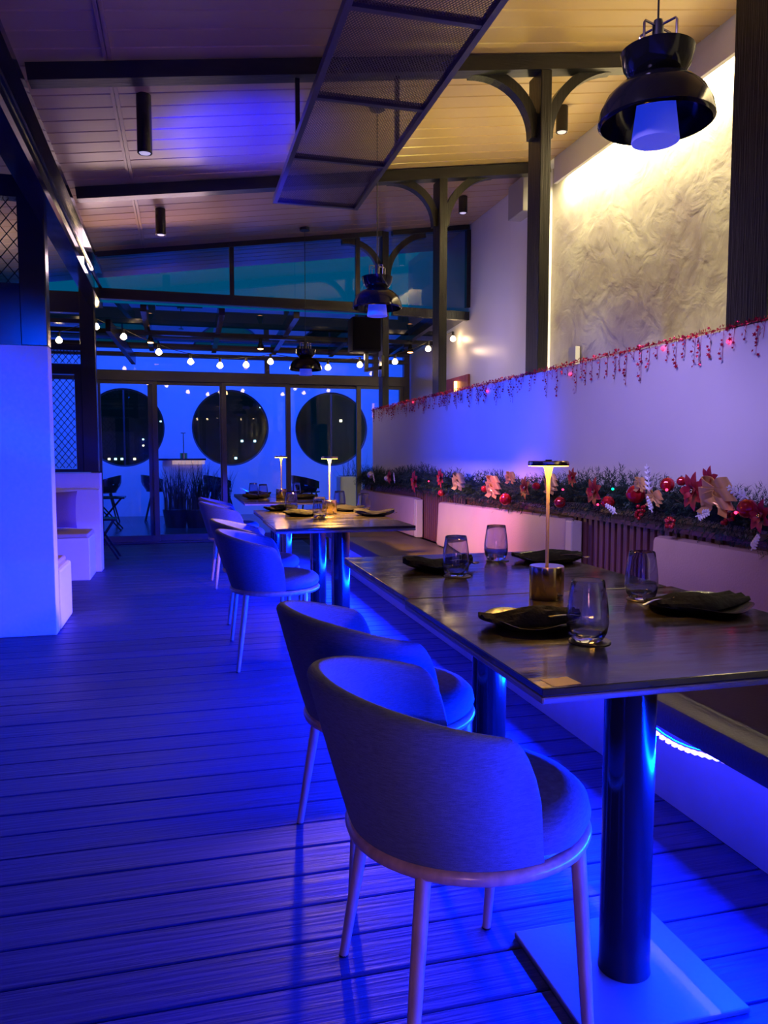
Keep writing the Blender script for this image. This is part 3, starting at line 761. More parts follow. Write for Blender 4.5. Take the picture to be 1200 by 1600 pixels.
# ---- plates, napkins, spoons
def plate_mesh():
    bm = BM(); seg = 40
    prof = [(0, 0.004), (0.055, 0.004), (0.075, 0.006), (0.100, 0.014), (0.112, 0.021), (0.115, 0.021), (0.106, 0.011), (0.075, 0.0), (0, 0.0)]
    lathe(bm, prof, seg=seg)
    for v in bm.verts:
        a = math.atan2(v.co.y, v.co.x); k = 1 + 0.05 * math.sin(3 * a + 1) + 0.03 * math.sin(5 * a)
        v.co.x *= k; v.co.y *= k
        if v.co.z > 0.012: v.co.z += 0.004 * math.sin(4 * a)
    return mesh_from(bm, 'dinner_plate', M['plate'], True)
def napkin_mesh(seed):
    r = random.Random(seed); bm = BM(); nx, ny = 22, 12
    L = []; lo = []
    for i in range(nx + 1):
        a = []; b_ = []
        for j in range(ny + 1):
            u = i / nx * 2 - 1; v = j / ny * 2 - 1
            x = 0.125 * u * (1 - 0.10 * v * v); y = 0.055 * v * (1 - 0.25 * u * u + 0.08 * math.sin(5 * u + seed))
            h = 0.030 * (max(0, 1 - v ** 4)) ** .5 * (0.75 + 0.30 * math.sin(3.1 * u + seed) + 0.18 * math.sin(9 * v + 3 * u)) * (1 - 0.35 * u ** 4)
            z = 0.009 + 0.013 * abs(u) ** 3
            a.append(bm.verts.new((x, y, z + max(h, 0.003)))); b_.append(bm.verts.new((x, y, z)))
        L.append(a); lo.append(b_)
    for i in range(nx):
        for j in range(ny):
            bm.faces.new((L[i][j], L[i + 1][j], L[i + 1][j + 1], L[i][j + 1])); bm.faces.new((lo[i][j + 1], lo[i + 1][j + 1], lo[i + 1][j], lo[i][j]))
        bm.faces.new((L[i][0], lo[i][0], lo[i + 1][0], L[i + 1][0])); bm.faces.new((L[i + 1][ny], lo[i + 1][ny], lo[i][ny], L[i][ny]))
    for j in range(ny):
        bm.faces.new((L[0][j + 1], lo[0][j + 1], lo[0][j], L[0][j])); bm.faces.new((L[nx][j], lo[nx][j], lo[nx][j + 1], L[nx][j + 1]))
    return mesh_from(bm, 'napkin', M['napkin'], True)
def spoon_mesh():
    bm = BM(); n = 20; rows = []
    for i in range(n + 1):
        t = i / n; x = t * 0.17
        if t > 0.72: q = (t - 0.72) / 0.28; wd = 0.003 + 0.0145 * math.sin(PI * min(1, q * 0.93 + 0.05)) ** 0.7; dz = -0.006 * math.sin(PI * q)
        else: wd = 0.005 - 0.002 * t; dz = 0.004 * math.sin(PI * t / .72)
        row = []
        for v, zz in ((-1, 0), (-.5, -.3), (0, -.5), (.5, -.3), (1, 0)):
            row.append(bm.verts.new((x, v * wd, dz + zz * (0.006 if t > .72 else 0.001) + 0.001)))
        for v, zz in ((1, 0), (0, -.5), (-1, 0)):
            row.append(bm.verts.new((x, v * wd, dz + zz * (0.006 if t > .72 else 0.001) - 0.0006)))
        rows.append(row)
    for a, b_ in zip(rows, rows[1:]):
        for k in range(8): l = (k + 1) % 8; bm.faces.new((a[k], a[l], b_[l], b_[k]))
    bm.faces.new(rows[0]); bm.faces.new(rows[-1][::-1])
    return mesh_from(bm, 'spoon', M['steel'], True)
pm = plate_mesh(); nms = [napkin_mesh(1), napkin_mesh(2.2), napkin_mesh(4)]; sm = spoon_mesh()
PLT = [((0.800, 1.665), 0.0, 'front left of the near table', 1.0), ((1.315, 1.735), 0.15, 'front right of the near table', 1.2),
       ((0.885, 2.600), 0.1, 'far left of the near tables', 1.05), ((1.345, 2.660), -0.1, 'far right of the near tables', 1.1),
       ((0.760, 5.050), 0.2, 'front left of the gold-lit table', 1.0), ((1.235, 4.960), 0.0, 'front right of the gold-lit table', 1.1),
       ((0.680, 5.560), 0.5, 'far left of the gold-lit table', 1.0), ((1.150, 5.40), 0.1, 'behind the glowing lamp on the middle table', 1.0),
       ((0.650, 7.080), 0.0, 'left side of the third table', 1.0), ((1.080, 7.000), 0.0, 'right side of the third table', 1.0),
       ((0.720, 7.60), 0.0, 'left side of the farthest table', 1.0), ((1.060, 7.68), 0.0, 'right side of the farthest table', 1.0)]
for i, (p, a, where, s) in enumerate(PLT):
    o = bpy.data.objects.new('dinner_plate', pm); C.objects.link(o); o.location = (*p, 0.7502); o.rotation_euler = (0, 0, a * 3); o.scale = (s, s, 1)
    tag(o, 'wavy-rimmed black plate at the ' + where if not where.startswith('behind') else 'wavy-rimmed black plate ' + where, 'plate', 'black plates on the tables')
    o = bpy.data.objects.new('napkin', nms[i % 3]); C.objects.link(o); o.location = (p[0] - 0.005, p[1], 0.7505); o.rotation_euler = (0, 0, a); o.scale = (s, s, 1)
    tag(o, 'folded black napkin on the plate ' + ('at the ' if not where.startswith('behind') else '') + where, 'napkin', 'folded black napkins')
    if i < 6:
        o = bpy.data.objects.new('spoon', sm); C.objects.link(o); o.location = (p[0] + (0.02 if i != 1 else -0.20), p[1] - 0.055, 0.7505 + 0.030); o.rotation_euler = (0, R(4) if i != 1 else R(-3), a + (0.15 if i != 1 else 0.25)); o.scale = (0.75, 0.9, 1)
        tag(o, 'small steel spoon resting on the napkin ' + ('at the ' if not where.startswith('behind') else '') + where, 'spoon', 'spoons on the napkins')

# ---- pendants
def make_pendant(label, zb, top):
    """origin at the dome rim centre"""
    t = thing('pendant_lamp', label, 'lamp', (0, 0, 0), 0, 'black double-bowl pendant lamps')
    bm = BM()
    dome = [(0.160, 0.0), (0.163, 0.004), (0.156, 0.040), (0.138, 0.075), (0.108, 0.104), (0.070, 0.122), (0.062, 0.124)]
    inn = [(r - 0.006, z - 0.004) for r, z in dome[::-1]]
    lathe(bm, dome + inn, seg=56, close=True); obj('dome_shade', bm, M['pend'], t, True)
    bm = BM()
    bowl = [(0.058, 0.122), (0.078, 0.135), (0.094, 0.160), (0.101, 0.190), (0.103, 0.198), (0.097, 0.199), (0.09, 0.175), (0.07, 0.148), (0.0, 0.140)]
    lathe(bm, bowl, seg=56); obj('upper_bowl', bm, M['pend'], t, True)
    bm = BM(); lathe(bm, [(0.050, 0.085), (0.067, -0.050), (0.066, -0.053), (0.0, -0.053)], seg=48); lathe(bm, [(0, 0.085), (0.050, 0.085)], seg=48)
    obj('opal_diffuser', bm, M['opal'], t, True)
    bm = BM(); lathe(bm, [(0, 0.14), (0.016, 0.14), (0.016, 0.27), (0.012, 0.285), (0, 0.285)], seg=20); obj('lamp_holder', bm, M['cable'], t, True)
    for k in range(2):
        bm = BM(); a = PI / 2 * k; c_, s_ = math.cos(a) * 0.062, math.sin(a) * 0.062
        tube(bm, [(c_, s_, 0.175), (c_, s_, 0.262), (c_ * .93, s_ * .93, 0.268), (-c_ * .93, -s_ * .93, 0.268), (-c_, -s_, 0.262), (-c_, -s_, 0.175)], 0.0035, 8)
        obj('wire_bracket', bm, M['wire'], t, True)
    bm = BM(); tube(bm, [(0, 0, 0.283), (0, 0, top)], 0.0032, 6); obj('cord', bm, M['cable'], t, True)
    bm = BM(); lathe(bm, [(0, top - 0.03), (0.05, top - 0.03), (0.05, top), (0, top)], seg=24); obj('ceiling_rose', bm, M['cable'], t, True)
    return t
for x, y, z, lb in ((1.345, 2.03, 2.115, 'large near pendant lamp with blue-lit diffuser, top right'),
                    (1.258, 4.98, 2.115, 'middle pendant lamp hanging in front of the loudspeaker'),
                    (1.215, 7.75, 2.0, 'farthest pendant lamp, small, hanging before the door transoms')):
    p = make_pendant(lb, z, zc(x) - z - 0.0); p.location = (x, y, z); p.rotation_euler = (0, 0, 0.35)

# ---- ceiling downlight cylinders
for x, y, ln, lb in ((-0.175, 4.744, 0.32, 'long black ceiling cylinder light between the cross beams, upper left'),
                     (-0.140, 6.86, 0.21, 'short black ceiling cylinder light nearer the glass partition'),
                     (2.62, 7.05, 0.15, 'black ceiling cylinder light right of the second post'),
                     (2.63, 5.10, 0.17, 'black ceiling cylinder light beside the cove, behind the arched bracket')):
    t = thing('ceiling_spotlight', lb, 'light', (x, y, zc(x) - 0.002), 0, 'black cylinder downlights')
    bm = BM(); lathe(bm, [(0, 0), (0.042, 0), (0.042, -ln), (0.038, -ln - .004), (0.036, -ln + 0.01), (0, -ln + 0.01)], seg=28); obj('housing', bm, M['metal_black'], t, True)
    bm = BM(); lathe(bm, [(0, -ln + 0.006), (0.034, -ln + 0.006), (0.028, -ln - 0.004), (0, -ln - 0.008)], seg=24); obj('lens', bm, M['lens'], t, True)

# ---- suspended mesh panel
sp = thing('suspended_mesh_panel', 'long blue-black framed metal mesh panel hung below the ceiling', 'panel', (0, 0, 2.90))
for x in (0.65, 1.22): box('side_rail', M['alu'], sp, x - 0.014, x + 0.014, 2.2, 5.46, -0.02, 0.02)
for y in (2.21, 3.05, 3.84, 4.63, 5.45): box('cross_rail', M['alu'], sp, 0.664, 1.206, y - 0.014, y + 0.014, -0.016, 0.016)
bm = BM(); P = 0.0125; c = -3.0
for s in (1, -1):
    c = -6.5
    while c < 6.5:
        # y = 2.2 + s*1.9*x + c
        pts = []
        for x in (0.664, 1.206):
            y = 3.8 + s * 1.9 * (x - 0.935) + c
            if 2.22 <= y <= 5.44: pts.append((x, y))
        for y in (2.22, 5.44):
            x = 0.935 + (y - 3.8 - c) / (s * 1.9)
            if 0.664 <= x <= 1.206: pts.append((x, y))
        if len(pts) >= 2: beam(bm, (pts[0][0], pts[0][1], 0), (pts[1][0], pts[1][1], 0), 0.0030, 0.0022)
        c += P * 2.1
o = obj('expanded_mesh', bm, mat('mesh_metal', (0.10, 0.07, 0.07), 0.4, metal=0.4), sp); o['kind'] = 'stuff'
for x, y in ((0.65, 4.37), (1.22, 4.37), (0.65, 2.5), (1.22, 2.5)):
    bm = BM(); bx(bm, x - .012, x + .012, y - .012, y + .012, 0.02, zc(x) - 2.9 - 0.10); obj('drop_rod', bm, M['metal_black'], sp)

# ---- string lights
BP = [(-1.18, 2.30), (-0.824, 2.449), (-0.561, 2.357), (-0.217, 2.213), (0.103, 2.124), (0.405, 2.093), (0.679, 2.107), (0.939, 2.149), (1.567, 2.105), (1.927, 2.144), (2.332, 2.191), (2.723, 2.346), (3.02, 2.47)]
st = thing('string_lights', 'festoon of warm round bulbs looping across the far end of the room', 'string lights', (0, 8.42, 0))
bm = BM(); pts = []
for (x0, z0), (x1, z1) in zip(BP, BP[1:]):
    for k in range(6):
        t_ = k / 6; pts.append((x0 + (x1 - x0) * t_, 0, z0 + 0.085 + (z1 - z0) * t_ - 0.012 * math.sin(PI * t_)))
pts.append((BP[-1][0], 0, BP[-1][1] + 0.085))
tube(bm, pts, 0.004, 6); obj('cable', bm, M['cable'], st, True)
bb = BM(); lathe(bb, [(0, -0.03), (0.014, -0.027), (0.031, -0.012), (0.032, 0.002), (0.022, 0.022), (0.011, 0.034), (0, 0.036)], seg=16); bme = mesh_from(bb, 'bulb', M['bulb'], True)
bs = BM(); lathe(bs, [(0, 0.034), (0.014, 0.034), (0.014, 0.08), (0, 0.085)], seg=12); sme = mesh_from(bs, 'socket', M['cable'], True)
for x, z in BP:
    o = bpy.data.objects.new('bulb', bme); C.objects.link(o); o.parent = st; o.location = (x, 0, z)
    q = bpy.data.objects.new('socket', sme); C.objects.link(q); q.parent = o
for x in (-0.5, 0.6, 1.8, 2.9):
    light('string_bulb_light', 'POINT', (x, 8.32, 2.12 + 0.1 * abs(x - 0.8)), 1.6, (1.0, 0.66, 0.38), shadow_soft_size=0.03)

# small warm cone pendants in the annex
for x, y, z, lb in ((-0.328, 9.3, 2.43, 'small cone lamp with orange glow, left of the annex'), (0.921, 9.3, 2.40, 'small cone lamp with orange glow, above the middle doors'), (2.772, 9.3, 2.42, 'small cone lamp with orange glow, between the two far posts')):
    t = thing('cone_lamp', lb, 'lamp', (x, y, z), 0, 'small warm cone lamps in the annex')
    bm = BM(); lathe(bm, [(0.045, 0), (0.020, 0.07), (0.016, 0.12), (0, 0.12)], seg=20); obj('shade', bm, M['metal_black'], t, True)
    bm = BM(); lathe(bm, [(0, 0.004), (0.036, 0.006), (0.030, -0.006), (0, -0.012)], seg=20); obj('lamp_glow', bm, M['spotglow'], t, True)

# ---- loudspeaker on the last post
t = thing('loudspeaker', 'black wall loudspeaker fixed to the left side of the partition post', 'speaker', (1.868, 7.95, 2.22))
box('cabinet', M['speaker'], t, -0.155, 0.155, -0.12, 0.12, 0, 0.35, bev=0.02, smooth=True)
box('grille', M['grille'], t, -0.14, 0.14, -0.132, -0.118, 0.015, 0.335, bev=0.01, smooth=True)
bm = BM(); beam(bm, (0.02, 0.0, -0.18), (0.215, 0.08, -0.14), 0.03, 0.04); bx(bm, 0.0, 0.04, -0.02, 0.02, -0.20, 0); bx(bm, 0.195, 0.225, 0.03, 0.12, -0.24, -0.02); obj('bracket', bm, M['metal_black'], t)
# wall box high on the right wall
t = thing('wall_unit_box', 'grey metal box with pipe high on the white wall near the ceiling', 'box', (3.02, 6.58, 3.30))
box('housing', M['acgrey'], t, -0.075, 0.078, -0.16, 0.16, 0, 0.30, bev=0.006)
bm = BM(); tube(bm, [(0.02, -0.05, 0.30), (0.02, -0.05, 0.33), (0.05, -0.05, 0.345), (0.075, -0.05, 0.345)], 0.012, 8); obj('pipe', bm, M['acgrey'], t, True)
# lit wooden wall lamp
t = thing('wall_sconce', 'red wooden board with amber tube on the far white wall', 'lamp', (3.085, 8.44, 1.72))
box('board', M['framewood'], t, -0.012, 0.012, -0.37, 0.37, 0, 0.32)
bm = BM(); tube(bm, [(-0.03, -0.02, 0.03), (-0.03, -0.02, 0.27)], 0.018, 10); obj('amber_tube', bm, M['amber'], t, True)
# small conduit box on the plaster by the post
t = thing('switch_box', 'narrow dark switch box on the rough wall beside the thick post', 'box', (3.19, 5.9, 1.88))
box('plate', M['acgrey'], t, -0.02, 0.02, -0.06, 0.06, 0, 0.17); box('plate', M['acgrey'], t, -0.02, 0.02, -0.06, 0.06, -0.22, -0.01)

# ---- terrace furniture seen through the doors
def bucket_chair(label, x, y, rz):
    t = thing('outdoor_chair', label, 'chair', (x, y, 0), rz, 'bucket chairs on the terrace')
    bm = BM(); cols = []
    for i in range(17):
        a = R(-110 + i * 220 / 16); d = Vector((-math.cos(a), math.sin(a), 0)); h = 0.70 if True else 0
        h = 0.80 - 0.10 * (abs(a) / R(110)) ** 2
        cols.append([bm.verts.new(d * r_ + Vector((0, 0, z_))) for r_, z_ in ((0.10, 0.50), (0.20, 0.53), (0.26, 0.62), (0.28, h - .12), (0.285, h), (0.265, h), (0.26, h - .12), (0.24, 0.63), (0.19, 0.55), (0.10, 0.52))])
    for i, (a, b_) in enumerate(zip(cols, cols[1:])):
        for k in range(10):
            if i % 2 and k in (2, 6): continue
            l = (k + 1) % 10; bm.faces.new((a[k], b_[k], b_[l], a[l]))
    obj('shell', bm, M['metal_black'], t, True)
    bm = BM(); lathe(bm, [(0, 0.49), (0.2, 0.51), (0.2, 0.53), (0, 0.52)], seg=20); obj('seat', bm, M['metal_black'], t, True)
    for sx, sy in ((-1, -1), (-1, 1), (1, -1), (1, 1)):
        bm = BM(); tube(bm, [(sx * 0.10, sy * 0.10, 0.50), (sx * 0.22, sy * 0.22, 0.0)], [0.016, 0.011], 8); obj('leg', bm, M['metal_black'], t, True)
bucket_chair('dark bucket chair outside the leftmost glass door, by the side table', -1.28, 13.6, PI)
bucket_chair('dark bucket chair outside in front of the first round window', -0.42, 13.9, 0)
bucket_chair('dark bucket chair outside beside the plants', 0.62, 13.5, 0.3)
bucket_chair('dark bucket chair outside the third round window', 2.05, 12.9, 0.2)
t = thing('side_table', 'low dark X-legged side table outside the left door', 'table', (-1.12, 12.4, 0))
box('top', M['metal_black'], t, -0.26, 0.26, -0.22, 0.22, 0.48, 0.505, bev=0.004)
for s in (-1, 1):
    for q in (-1, 1):
        bm = BM(); beam(bm, (-0.2 * s, q * 0.18, 0.0), (0.2 * s, q * 0.18, 0.48), 0.02, 0.02); obj('leg', bm, M['metal_black'], t)
t = thing('folding_stool', 'dark folding stool by the end of the white ledge wall', 'stool', (-0.86, 9.0, 0))
box('seat', M['metal_black'], t, -0.2, 0.14, -0.16, 0.16, 0.43, 0.45, bev=0.004)
for s in (-1, 1):
    for q in (-1, 1):
        bm = BM(); beam(bm, (-0.16 * s, q * 0.14, 0.0), (0.11 * s, q * 0.14, 0.43), 0.025, 0.02); obj('leg', bm, M['metal_black'], t)
# bar counter + lamp
t = thing('bar_counter', 'white outdoor counter with glowing fringe behind the plants', 'counter', (0.02, 13.4, 0))
box('top', M['metal_black'], t, -0.40, 0.36, -0.2, 0.2, 1.05, 1.08)
box('body', M['white'], t, -0.34, 0.30, -0.15, 0.15, 0, 1.05)
bm = BM()
for k in range(24): bx(bm, -0.18 + k * 0.022, -0.166 + k * 0.022, -0.215, -0.205, 0.985, 1.05)
o = obj('fringe', bm, M['fringe'], t); o['kind'] = 'stuff'
t = thing('counter_lamp', 'slim lamp standing on the outdoor counter', 'lamp', (0.02, 13.4, 1.08))
bm = BM(); lathe(bm, [(0, 0), (0.06, 0), (0.06, 0.09), (0, 0.09)], seg=20); obj('base', bm, M['gold'], t, True)
bm = BM(); tube(bm, [(0, 0, 0.09), (0, 0, 0.42)], 0.007, 8); obj('stem', bm, M['gold'], t, True)
bm = BM(); lathe(bm, [(0, 0.42), (0.04, 0.42), (0.04, 0.432), (0, 0.432)], seg=20); obj('head_disc', bm, M['gold'], t, True)
# spiky plants
def spiky(label, x, y, h, n, seed, planter=True):
    r = random.Random(seed)
    t = thing('spiky_plant', label, 'plant', (x, y, 0), 0, 'spiky plants outside the doors')
    bm = BM()
    for _ in range(n):
        a = r.uniform(0, 2 * PI); ln = h * r.uniform(0.6, 1.05); lean = r.uniform(0.05, 0.5)
        b0 = Vector((r.uniform(-.16, .16), r.uniform(-.12, .12), 0.28)); d = Vector((math.cos(a), math.sin(a), 0)); s = Vector((-d.y, d.x, 0))
        prev = None
        for k in range(5):
            q = k / 4; p = b0 + d * ln * lean * q * q + Vector((0, 0, ln * (q - 0.35 * lean * q * q))); wd = 0.011 * (1 - q) + 0.001
            cur = (bm.verts.new(p - s * wd), bm.verts.new(p + s * wd))
            if prev: bm.faces.new((prev[0], prev[1], cur[1], cur[0]))
            prev = cur
    o = obj('foliage', bm, M['plantleaf'], t); o['kind'] = 'stuff'
    bm = BM(); lathe(bm, [(0, 0), (0.16, 0), (0.2, 0.28), (0.18, 0.28), (0, 0.26)], seg=20); obj('pot', bm, M['metal_black'], t, True)
spiky('spiky potted plant left in the row outside the second door', -0.12, 12.6, 0.78, 110, 1)
spiky('spiky potted plant in the middle of the row outside', 0.22, 12.5, 0.80, 110, 2)
spiky('spiky potted plant right in the row outside, near the chair', 0.56, 12.6, 0.66, 90, 3)
spiky('wispy plant outside the third door, next to the white cube', 2.62, 11.9, 0.95, 60, 4)
t = thing('white_cube_planter', 'bright white cube planter outside the third door', 'planter', (2.45, 11.45, 0))
box('body', M['white'], t, -0.17, 0.17, -0.15, 0.15, 0, 0.82, bev=0.01)
box('soil', M['under'], t, -0.14, 0.14, -0.12, 0.12, 0.82, 0.825)

# ================================================================== CHRISTMAS DECORATION
GX, GZ = 1.975, 0.965
def gpath(y): return GX + 0.012 * math.sin(3 * y), GZ + 0.02 * math.sin(2.1 * y + 1) - 0.004 * (y - 2)
t = thing('pine_garland', 'thick green pine garland lying on the ledge above the bench', 'garland', (0, 0, 0))
bm = BM(); tube(bm, [(gpath(0.8 + 0.1 * k)[0], 0.8 + 0.1 * k, gpath(0.8 + 0.1 * k)[1] - 0.02) for k in range(77)], 0.045, 8); obj('core', bm, M['pine2'], t, True)
vs = []; fs = []
rg = random.Random(11)
def needle_branch(base, d, ln):
    s = d.cross(Vector((0, 0, 1)));
    if s.length < .1: s = Vector((1, 0, 0))
    s.normalize(); u = s.cross(d)
    n = int(ln / 0.0055)
    for k in range(n):
        q = k / n; p = base + d * ln * q; a = rg.uniform(0, 2 * PI)
        nd = (d * 0.75 + (s * math.cos(a) + u * math.sin(a))).normalized() * rg.uniform(0.018, 0.030)
        w_ = nd.cross(d).normalized() * 0.0019
        i0 = len(vs); vs.extend([p - w_, p + w_, p + nd]); fs.append((i0, i0 + 1, i0 + 2))
y = 0.8
while y < 8.4:
    gx, gz = gpath(y)
    for _ in range(10 if y < 5.0 else 6):
        a = rg.uniform(-0.15 * PI, 1.25 * PI)   # around the core; 0 = towards the wall
        rad = Vector((-math.cos(a + 0.0) if False else math.cos(a), 0, math.sin(a)))
        if rad.x > 0: rad.x *= 0.3
        d = (rad + Vector((0, rg.uniform(-0.8, 0.8), rg.uniform(-0.1, 0.2)))).normalized()
        if rg.random() < 0.22: d = (d + Vector((0, 0, -0.9))).normalized()
        needle_branch(Vector((gx, y, gz)) + rad * 0.02, d, rg.uniform(0.055, 0.118) * (0.8 + 0.25 * math.sin(6.3 * y) * math.sin(2.2 * y + 1)))
    # drooping front branches
    for _ in range(3):
        needle_branch(Vector((gx - 0.03, y, gz - 0.01)), Vector((-0.6, rg.uniform(-.6, .6), rg.uniform(-1.6, 0.1))).normalized(), rg.uniform(0.09, 0.155))
    y += 0.020
for v in vs: v.x = min(v.x, 2.088)
me = bpy.data.meshes.new('needles'); me.from_pydata([tuple(v) for v in vs], [], fs); me.materials.append(M['pine'])
o = bpy.data.objects.new('needles', me); C.objects.link(o); o.parent = t; o['kind'] = 'stuff'

def sphere_prof(r, n=12): return [(r * math.sin(PI * k / n), -r * math.cos(PI * k / n)) for k in range(n + 1)]
def ball(x, y, z, r, label, m_=None, ridged=True):
    t = thing('bauble', label, 'ornament', (x, y, z), rg.uniform(0, 6), 'baubles on the garland')
    bm = BM(); lathe(bm, sphere_prof(r), seg=24)
    if ridged:
        for v in bm.verts:
            a = math.atan2(v.co.y, v.co.x); k = 1 + 0.035 * math.cos(12 * a); v.co.x *= k; v.co.y *= k
    obj('globe', bm, m_ or M['redball'], t, True)
    bm = BM(); lathe(bm, [(0, r), (r * .22, r * 0.97), (r * .22, r * 1.18), (0, r * 1.2)], seg=12); obj('cap', bm, M['gold'], t, True)
def flower(x, y, z, s, label):
    t = thing('poinsettia', label, 'ornament', (x, y, z), 0, 'red poinsettias on the garland')
    bm = BM(); r = random.Random(int(y * 1000))
    for ring, n, L_ in ((0, 7, 1.0), (1, 5, 0.65)):
        for k in range(n):
            a = 2 * PI * k / n + ring * .4 + r.uniform(-.1, .1); d = Vector((-0.25 - 0.45 * ring, math.cos(a), math.sin(a))).normalized(); sd = d.cross(Vector((1, 0, 0))).normalized()
            prev = None
            for q in range(6):
                u = q / 5; p = d * s * L_ * u + Vector((-0.15 * s * math.sin(PI * u) - 0.005 * ring, 0, 0)); wd = s * 0.24 * L_ * math.sin(PI * min(.98, u * .9 + .08))
                cur = (bm.verts.new(p - sd * wd), bm.verts.new(p + Vector((0.1 * wd, 0, 0))), bm.verts.new(p + sd * wd))
                if prev: bm.faces.new((prev[0], prev[1], cur[1], cur[0])); bm.faces.new((prev[1], prev[2], cur[2], cur[1]))
                prev = cur
    obj('petals', bm, M['petal'], t, True)
    bm = BM()
    for k in range(5): lathe(bm, sphere_prof(s * .06, 6), (-s * .3, s * .08 * math.cos(k * 1.26), s * .08 * math.sin(k * 1.26)), 8)
    obj('stamens', bm, M['gold'], t, True)
def ribbon(bm, pts, wvec, n=16):
    """smooth ribbon with thickness through pts"""
    P_ = [Vector(p) for p in pts]; out = []
    m = len(P_)
    for i in range(m - 1):
        p0 = P_[max(i - 1, 0)]; p1 = P_[i]; p2 = P_[i + 1]; p3 = P_[min(i + 2, m - 1)]
        for k in range(6):
            t_ = k / 6; out.append(0.5 * ((2 * p1) + (-p0 + p2) * t_ + (2 * p0 - 5 * p1 + 4 * p2 - p3) * t_ ** 2 + (-p0 + 3 * p1 - 3 * p2 + p3) * t_ ** 3))
    out.append(P_[-1]); prev = None; wv = Vector(wvec)
    for i, p in enumerate(out):
        d = (out[min(i + 1, len(out) - 1)] - out[max(i - 1, 0)]).normalized(); nn = d.cross(wv).normalized() * 0.0012
        cur = [bm.verts.new(p - wv + nn), bm.verts.new(p + wv + nn), bm.verts.new(p + wv - nn), bm.verts.new(p - wv - nn)]
        if prev:
            for q in range(4): bm.faces.new((prev[q], prev[(q + 1) % 4], cur[(q + 1) % 4], cur[q]))
        prev = cur
def bow(x, y, z, s, label, seed):
    r = random.Random(seed)
    t = thing('ribbon_bow', label, 'ornament', (x, y, z), r.uniform(-.2, .2), 'champagne ribbon bows on the garland')
    for sgn in (-1, 1):
        for lvl in (0, 1, 2):
            bm = BM(); L_ = s * (1.0, 0.75, 0.85)[lvl]; up = s * (0.05, 0.50, -0.32)[lvl]; j = r.uniform(.85, 1.15)
            wv = Vector((-0.10 * s, -0.10 * sgn * s, 0.24 * s))
            ribbon(bm, [(0, 0, 0), (-.30 * s * j, sgn * L_ * .40, up * .5), (-.34 * s, sgn * L_ * .80, up * .9), (-.10 * s, sgn * L_, up), (.12 * s, sgn * L_ * .8, up * .9), (.06 * s, sgn * L_ * .35, up * .4), (0, 0, 0)], wv)
            obj('loop', bm, M['bow'], t, True)
        bm = BM(); ribbon(bm, [(0, 0, 0), (-.25 * s, sgn * s * .25, -.30 * s), (-.15 * s, sgn * s * .5, -.55 * s), (-.3 * s, sgn * s * .75, -.8 * s)], (-0.1 * s, 0.15 * s, 0.08 * s)); obj('tail', bm, M['bow'], t, True)
    bm = BM(); lathe(bm, [(0, -.16 * s), (.1 * s, -.12 * s), (.14 * s, 0), (.1 * s, .12 * s), (0, .16 * s)], (-.08 * s, 0, 0), 12); obj('knot', bm, M['bow'], t, True)
def sprig(x, y, z, s, ang, label):
    """white glittered twig with leaves in the plane facing the room"""
    bm = BM(); d = Vector((-.15, math.cos(ang), math.sin(ang))); n_ = Vector((0, -math.sin(ang), math.cos(ang)))
    tube(bm, [Vector((0, 0, 0)), d * s * .5 + n_ * .02 * s, d * s], [0.003, 0.0026, 0.0015], 6)
    for k in range(1, 6):
        for sg in (-1, 1):
            b_ = d * s * k / 6; e = b_ + (d * .7 + n_ * sg).normalized() * s * (.30 - .03 * k)
            tube(bm, [b_, b_.lerp(e, .5), e], [0.002, 0.0055, 0.001], 6)
    o = obj('white_sprig', bm, M['sprig'], None, True, (x, y, z)); tag(o, label, 'ornament', 'white glittered sprigs on the garland')
def berries(x, y, z, s, label):
    t = thing('berry_cluster', label, 'ornament', (x, y, z), 0, 'red berry clusters on the garland'); r = random.Random(int(y * 777))
    for k in range(14):
        bm = BM(); c_ = (r.uniform(-.3, .1) * s, r.uniform(-1, 1) * s, r.uniform(-.8, .8) * s); lathe(bm, sphere_prof(0.0085, 6), c_, 10); obj('berry', bm, M['redball'], t, True)

XO = 1.85
for (y, z, r), lb in zip([(2.864, .99, .040), (3.084, .942, .030), (2.649, 1.039, .028), (3.539, .914, .029), (4.219, .891, .036), (2.20, .975, .034), (4.55, .937, .022), (2.561, 1.055, .018), (5.385, .872, .026), (3.812, .984, .022)],
    ['large ridged red bauble on the garland, right of the near lamp', 'small red bauble left of the largest ridged bauble', 'red bauble right of the white upright sprig', 'red bauble just right of the near lamp stem, low on the garland',
     'red bauble hanging below the gold bow, left of the near lamp', 'red bauble near the right edge of the photo, below the big bow', 'tiny red bauble between two small gold bows', 'tiny red bauble beside the large poinsettia at right', 'small red bauble low on the middle of the garland', 'small red bauble right behind the near lamp head']):
    ball(XO, y, z, r, lb)
for y, z, r, lb in ((7.6, .945, .038, 'pale silver bauble at the far end of the garland'), (6.95, .93, .030, 'pale silver bauble second from the far end of the garland')):
    ball(XO, y, z, r, lb, M['silver'], False)
for (y, z, s), lb in zip([(2.324, 1.015, .088), (4.346, .965, .085), (4.956, .975, .075), (3.591, 1.01, .066), (2.801, 1.036, .038), (2.701, .985, .042), (4.10, 1.025, .045)],
    ['biggest champagne ribbon bow, at the right end of the garland', 'champagne bow on the garland halfway between the far lamp and near lamp', 'small champagne bow left of the middle one', 'champagne bow partly behind the near lamp head',
     'tiny champagne bow above the ridged bauble', 'tiny champagne bow right of the ridged bauble', 'little upright champagne bow beside the middle bow']):
    bow(XO - 0.02, y, z, s, lb, int(y * 100))
